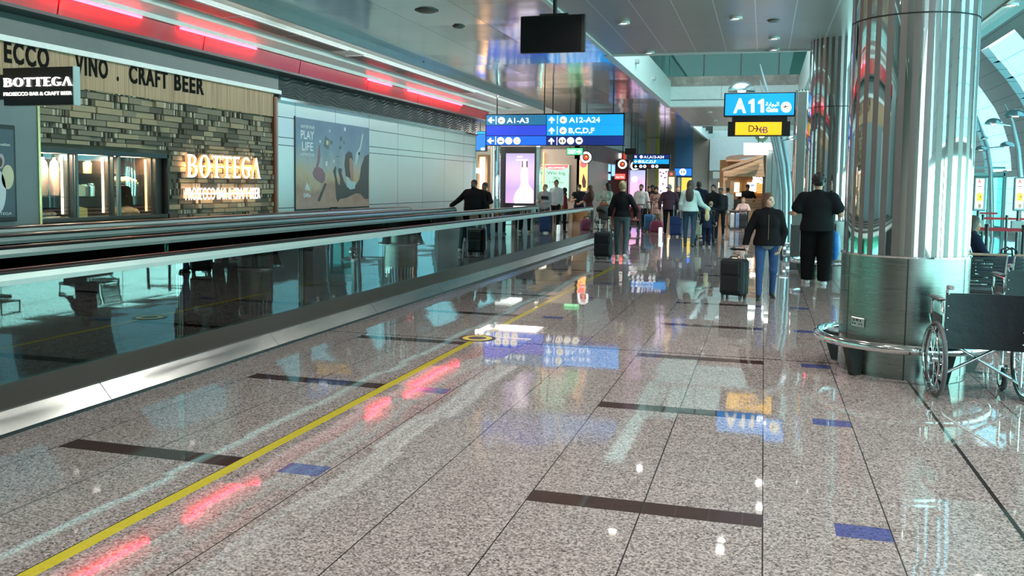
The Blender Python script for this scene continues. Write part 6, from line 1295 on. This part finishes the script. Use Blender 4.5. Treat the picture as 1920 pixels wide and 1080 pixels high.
# --- woman in black sweater and grey leggings, black suitcase
Yb = 20.2; xb_ = PX(1166, Yb, 430); Hb = HT(1165, 340, Yb)
_, wb = person('blonde woman in a black top and grey leggings seen from behind near the walkway end', xb_, Yb, R(-2), Hb, ('sweater', 'black knit', (.012, .012, .014)), GREYL, ('bun', (.42, .30, .15)), 'fair', 1.02, True, armL=((.36, -.05, -1), (.12, .10, -1)), armR=((.62, -.15, -1), (-.15, .75, -.75)), gait=(7, -10), hem=.95, loose=.024, shoe=(.60, .58, .53), bottoms='leggings', h=.0105, curlL=75, sole=.7)
suitcase(PX(1131, 19.8, 470), 19.8, R(182), .40, .25, .56, mat('suitcase black', (.010, .010, .012), .5, bump=.3, spec=.3), max(.3, float(wb['L'].z)-.61), 'small black suitcase beside the blonde woman in grey leggings')
# --- woman in the pale sweater, reaching for the stroller
Yp = 25.1; xp_ = PX(1293, Yp, 420); Hp = HT(1290, 338, Yp)
person('woman seen from behind in a loose pale green sweater, long brown hair', xp_, Yp, R(-4), Hp, ('sweater', 'pale knit', (.46, .58, .54)), DJEANS, ('long', (.045, .028, .02), 'x'), 'fair', 1.02, True, armL=((.25, 0, -1), (.05, .2, -1)), armR=((.45, .15, -1), (.75, .45, -.55)), gait=(5, -6), hem=.93, loose=.045, flare=.05, shoe=(.05, .04, .035), h=.012, sole=.5)
t = thing('tote_bag', 'cream tote bag hanging by the dark jeans of the woman in the pale sweater', 'bag', (PX(1307, 25.3, 440), 25.35, .30)); MB().box((-.12, -.05, 0), (.12, .05, .42), 0, .03).build('body', mat('tote cream', (.55, .55, .42), .7), t); MB().tube([(-.07, 0, .42), (-.05, 0, .68), (.05, 0, .68), (.07, 0, .42)], .01, 6).build('strap', mat('tote strap', (.45, .45, .36), .7), t, True)
# --- small girl on the stroller board, smaller child ahead
Yt = 25.0; xt = PX(1325, Yt, 440)
person('small girl with long blonde hair in navy, standing behind a stroller', xt, Yt, R(3), HT(1325, 390, Yt), ('jacket', 'navy coat', (.012, .018, .04)), NAVY, ('long', (.52, .42, .22), 'x'), 'fair', 1.25, True, armL=((.3, .3, -1), (.1, .9, -.4)), armR=((.3, .3, -1), (.1, .9, -.4)), hem=.85, loose=.02, flare=.03, shoe=(.35, .35, .33), h=.012)
person('little fair haired child in black just beyond the small blonde girl', PX(1332, 26.3, 420), 26.3, R(10), HT(1332, 377, 26.3), ('jacket', 'black coat', (.012, .012, .014)), BLK, ('crop', (.30, .21, .12)), 'fair', 1.1, hem=.9, loose=.02, h=.014)
def stroller(x, y, rz, fab, label):
    t = thing('stroller', label, 'stroller', (x, y, 0), rz, 'strollers')
    for s in (-1, 1):
        MB().tube([(s*.24, -.42, 1.0), (s*.24, -.30, .95), (s*.24, .05, .55), (s*.22, .42, .12)], .015, 8).build('frame_tube', DARK, t, True); MB().tube([(s*.24, .05, .55), (s*.25, -.28, .12)], .014, 8).build('frame_tube', DARK, t, True)
        for yy, r_ in ((-.28, .11), (.42, .085)): q = MB().torus((s*.26, yy, r_), r_-.02, .02, 'x', 24, 8).build('wheel', RUBBER, t, True); MB().cyl((s*.26-.02, yy, r_), (s*.26+.02, yy, r_), .04, 12).build('hub', SEATF, q, True)
    MB().cyl((-.24, -.42, 1.0), (.24, -.42, 1.0), .018, 10).build('push_bar', BLACK, t, True); f = Field(); f.ell((0, .08, .45), (.19, .24, .06), .04); f.ell((0, -.10, .68), (.19, .07, .25), .06); net_obj('seat', f.mesh(.016), fab, 1, t); f = Field(); f.ell((0, -.05, .86), (.21, .24, .16), .03); f.cut((0, .12, .72), (.18, .30, .17)); net_obj('hood', f.mesh(.016), fab, 1, t); MB().box((-.18, -.2, .2), (.18, .2, .23)).build('basket', BLACK, t)
    return t
stroller(PX(1322, 25.75, 450), 25.62, R(3), cloth('stroller black', (.015, .015, .017)), 'black stroller in front of the small blonde girl')
# --- the crowd farther away
def crowd(p, Y, hy, *a, **k): return person(a[0], PX(p, Y, 410), Y, a[1], HT(p, hy, Y), *a[2:], **k)
crowd(1254, 30.5, 345, 'grey haired man in a plum jacket and black trousers seen from behind', R(2), ('jacket', 'plum', (.085, .045, .065)), BLK, ('crop', (.30, .30, .31)), 'light', 1.2, armL=((.45, 0, -1), (.0, .35, -1)), armR=((.4, 0, -1), (.0, .35, -1)), gait=(6, -4), hem=.88, loose=.03, flare=.03)
suitcase(PX(1268, 29.6, 420), 29.6, R(180), .42, .27, .62, mat('suitcase navy', (.012, .03, .12), .4), .4, 'navy suitcase between the man in plum and the woman in the pale sweater')
crowd(1309, 29.5, 339, 'tall person in a dark blue puffer jacket right behind the woman in the pale sweater', R(-5), ('jacket', 'midnight', (.012, .016, .035)), BLK, ('crop', (.012, .01, .01)), 'dark', 1.25, gait=(8, -8), hem=.85, loose=.04, flare=.03, shoe=(.5, .42, .30))
crowd(1336, 28.3, 346, 'dark haired man in a black top between the puffer jacket and the kiosk', R(150), ('jacket', 'black jacket', (.010, .010, .012)), BLK, ('short', (.015, .012, .012), 'beard'), 'tan', 1.2, head=20, hem=.88, loose=.03, armL=((.3, .1, -1), (0, .8, -.5)))
crowd(1350, 31., 351, 'person in dark clothes whose head shows left of the kiosk post', R(170), ('jacket', 'dark grey', (.03, .03, .035)), BLK, ('short', (.015, .012, .012)), 'brown', 1.1)
crowd(1363, 38.4, 352, 'person in a white tunic standing behind the kiosk post', R(20), ('robe', 'white cotton', (.62, .60, .60)), ('white trouser', (.55, .52, .52)), ('short', (.015, .012, .012)), 'brown', 1.1, hem=.62, loose=.03, flare=.05)
crowd(1400, 40.3, 346, 'kiosk attendant in black with a dark cap behind the counter', PI, ('shirt', 'black tee', (.012, .013, .015)), BLK, ('short', (.015, .012, .012)), 'brown', 1.3, extra='cap', armL=((.5, .2, -1), (-.2, .9, -.3)), armR=((.5, .2, -1), (-.2, .9, -.3)))
Ys = 37.7; pr_, _ = person('woman in a pale pink top sitting at the small kiosk table', PX(1393, Ys, 400), Ys, PI, 1.66, ('shirt', 'pale pink', (.62, .45, .42)), BLK, ('long', (.30, .18, .08)), 'fair', 1.1, True, armL=((.35, .5, -.8), (-.2, 1, .1)), armR=((.35, .5, -.8), (-.2, 1, .1)), sleeve=.4, sit=True, hem=.92)
def stool(x, y, label, hgt=.44):
    t = thing('stool', label, 'stool', (x, y, 0)); MB().lathe([(0, hgt-.04), (.19, hgt-.04), (.19, hgt), (0, hgt)], n=20).build('seat', BLACK, t)
    for q in range(4): a = q*PI/2+.78; MB().cyl((.16*math.cos(a), .16*math.sin(a), 0), (.12*math.cos(a), .12*math.sin(a), hgt-.04), .015, 8).build('leg', BLACK, t, True)
    return t
stool(PX(1393, Ys, 400), Ys+.12, 'black stool under the seated woman at the kiosk table', .38)
for i, (p, l, c) in enumerate(((1373, 'white suitcase by the kiosk table, leftmost of three', (.55, .58, .62)), (1383, 'pale blue patterned suitcase by the kiosk table, middle of three', (.22, .30, .48)), (1392, 'black suitcase under the kiosk table, rightmost of three', (.02, .02, .025)))): suitcase(PX(p, 36.2, 415), 36.2, PI, .17 if i < 2 else .3, .26, .60, mat('suitcase %d' % i, c, .4), .05, l)
crowd(1201, 33., 345, 'bearded man in a white shirt with dark rucksack straps pulling a blue suitcase', R(172), ('shirt', 'white cotton', (.62, .60, .60)), BLK, ('short', (.015, .012, .012), 'beard'), 'tan', 1.15, armL=((.3, .1, -1), (.3, .3, -1)), armR=((.3, .2, -1), (0, .6, -.6)), gait=(10, -8), hem=.85, loose=.03, flare=.02)
backpack(PX(1201, 33.2, 380), 33.24, 1.02, PI, BAGB, 'dark rucksack worn by the bearded man in white')
suitcase(PX(1217.5, 32.5, 410), 32.5, PI, .36, .24, .58, mat('suitcase blue', (.05, .17, .33), .35), .45, 'bright blue hard suitcase in front of the bearded man in white')
stroller(PX(1190, 31.5, 410), 31.5, R(170), cloth('stroller rose', (.22, .07, .08)), 'dusky red stroller with a child left of the blue suitcase')
crowd(1229, 33.5, 350, 'person in a dusty pink coat with a dark headscarf carrying a child', R(185), ('robe', 'dusty pink', (.26, .15, .13)), ('brown trouser', (.08, .05, .04)), ('short', (.015, .012, .012)), 'tan', 1.15, True, extra='headscarf', armL=((.3, .3, -1), (-.5, .8, .1)), armR=((.3, .3, -1), (-.5, .8, .1)), hem=.40, loose=.03, flare=.08)
crowd(1231, 32.8, 371, 'small dark haired child in a pale pink top in front of the dusty pink coat', R(180), ('shirt', 'rose', (.52, .30, .26)), ('tan trouser', (.30, .20, .13)), ('short', (.02, .014, .012)), 'tan', 1.2, True)
bag('holdall', PX(1232, 32.2, 415), 32.2, 0, 0, .50, .34, .42, mat('bag magenta', (.24, .03, .08), .5, bump=.4), 'plump magenta holdall on the floor beside the blue suitcase')
t = tag(MB().lathe([(0, 0), (.06, 0), (.065, .02), (.065, .28), (.05, .31), (0, .31)], n=20).build('floor_post', em('post white glow', (1, 1, 1), .5, 0), None, True, (PX(1238.5, 29.4, 430), 29.4, 0)), 'short white post on the floor beside the man in plum', 'post')  # brightness comes from a glow in the material; the post is no lamp
crowd(1216, 38., 349, 'dark haired person in black glimpsed behind the man in white', R(180), ('jacket', 'black coat', (.012, .012, .014)), BLK, ('short', (.015, .012, .012)), 'tan')
crowd(1270, 36., 348, 'auburn haired person in black between the plum jacket and the pale sweater', R(180), ('jacket', 'black coat', (.012, .012, .014)), BLK, ('short', (.16, .06, .03)), 'fair', head=20)
crowd(1222, 40., 347, 'person in a black cap far back in the crowd', R(180), ('jacket', 'dark grey', (.03, .03, .035)), BLK, ('short', (.015, .012, .012)), 'brown', extra='cap')
crowd(1137, 30.5, 343, 'dark haired woman in a pale mint top holding a hand to her cheek', R(150), ('shirt', 'mint', (.50, .62, .52)), ('cream trouser', (.42, .32, .26)), ('long', (.02, .014, .012)), 'fair', 1.05, True, armR=((.4, .5, -.7), (-.25, .35, 1)), armL=((.3, .2, -1), (-.3, .9, -.2)), head=-55, hem=.9)
bag('handbag', PX(1131, 30., 390), 30.1, .86, .3, .30, .14, .24, mat('bag orange', (.42, .10, .03), .5), 'orange brown handbag carried by the woman in the mint top')
backpack(PX(1147, 30.8, 380), 30.75, 1.0, R(140), BAGB, 'black rucksack on the back of the woman in the mint top')
stroller(PX(1128, 29.2, 420), 29.2, R(160), cloth('stroller grey', (.10, .10, .10)), 'grey stroller pushed by the woman in the mint top')
crowd(1104, 31., 347, 'woman with very long brown hair in a plum brown top beyond the walkway end', R(70), ('shirt', 'plum brown', (.10, .05, .055)), ('teal skirt', (.04, .13, .12)), ('long', (.12, .06, .03), 'x'), 'fair', 1.05, True, sleeve=.35, armL=((.3, .4, -.9), (-.2, .8, -.3)), armR=((.3, .4, -.9), (-.3, .8, -.1)), head=30)
crowd(1085, 32.5, 346, 'man in a dark vest over a pale shirt, dark cap and white face mask', R(200), ('vest', 'dark vest', (.02, .024, .03)), ('navy', (.012, .018, .05)), ('short', (.015, .012, .012)), 'tan', 1.15, extra='cap', mask=True, armL=((.3, .3, -1), (-.2, .9, .2)), armR=((.3, .3, -1), (-.2, .9, .2)), sleeve=.1)
crowd(1057, 33.5, 352, 'person with a dark headscarf and a maroon coat beside the lit poster', R(110), ('robe', 'maroon', (.11, .018, .022)), BLK, ('short', (.015, .012, .012)), 'tan', 1.1, True, extra='headscarf', hem=.5, flare=.06)
crowd(1042, 31., 337, 'young man in a white long sleeved shirt with teal rucksack straps', R(160), ('shirt', 'white jersey', (.60, .66, .66)), BLK, ('short', (.02, .014, .012)), 'tan', 1.1, head=35, hem=.88, loose=.025, gait=(6, -6))
backpack(PX(1043, 31.2, 380), 31.22, 1.0, PI, mat('bag teal', (.04, .14, .16), .6), 'teal rucksack on the back of the young man in white')
crowd(1021, 29.8, 345, 'person in a pale grey sweatshirt with a dark print beyond the walkway', R(165), ('sweater', 'pale grey', (.42, .44, .46)), ('grey trouser', (.10, .10, .11)), ('crop', (.20, .14, .10)), 'fair', 1.15, head=-20, hem=.85, loose=.03, armR=((.2, .3, -1), (-.4, .8, 0)), armL=((.2, .3, -1), (-.4, .8, 0)))
tag(MB().box((-.13, -.01, -.06), (.13, .01, .06), 0, .01).build('sweater_print', BLACK, None, False, (PX(1021, 29.6, 375), 29.62, 1.22)), 'dark print on the front of the pale grey sweatshirt', 'wallet')  # thin black block for the print on the sweatshirt
xq = PX(888, 23.5, 380); crowd(888, 23.5, 337, 'heavy set person in loose black clothes leaning a hand on the far handrail', R(172), ('robe', 'black robe', (.010, .010, .011)), BLK, ('short', (.012, .01, .01), 'beard'), 'brown', 1.5, armR=((.75, .25, -.75), (.65, .3, -.55)), armL=((.35, 0, -1), (.1, .2, -1)), hem=.3, loose=.05, flare=.08)
crowd(908, 25.2, 342, 'person in black with a pale strap behind the heavy set person at the handrail', R(150), ('jacket', 'black coat', (.012, .012, .014)), ('grey trouser', (.10, .10, .11)), ('short', (.012, .01, .01)), 'brown', 1.1, armL=((.6, .2, -.8), (.0, .8, -.3)))
# --- person sitting at the gate, seen past the big pillar
Yg = 14.5; person('person in navy sitting on the gate seats just right of the big pillar, facing right', PX(1824, Yg, 430)-.05, Yg, R(-80), 1.70, ('jacket', 'navy coat', (.012, .018, .04)), NAVY, ('long', (.05, .034, .024)), 'tan', 1.2, True, armL=((.3, .5, -.8), (0, 1, -.1)), armR=((.3, .5, -.8), (0, 1, -.1)), sit=True, hem=.9, loose=.03, lean=6)
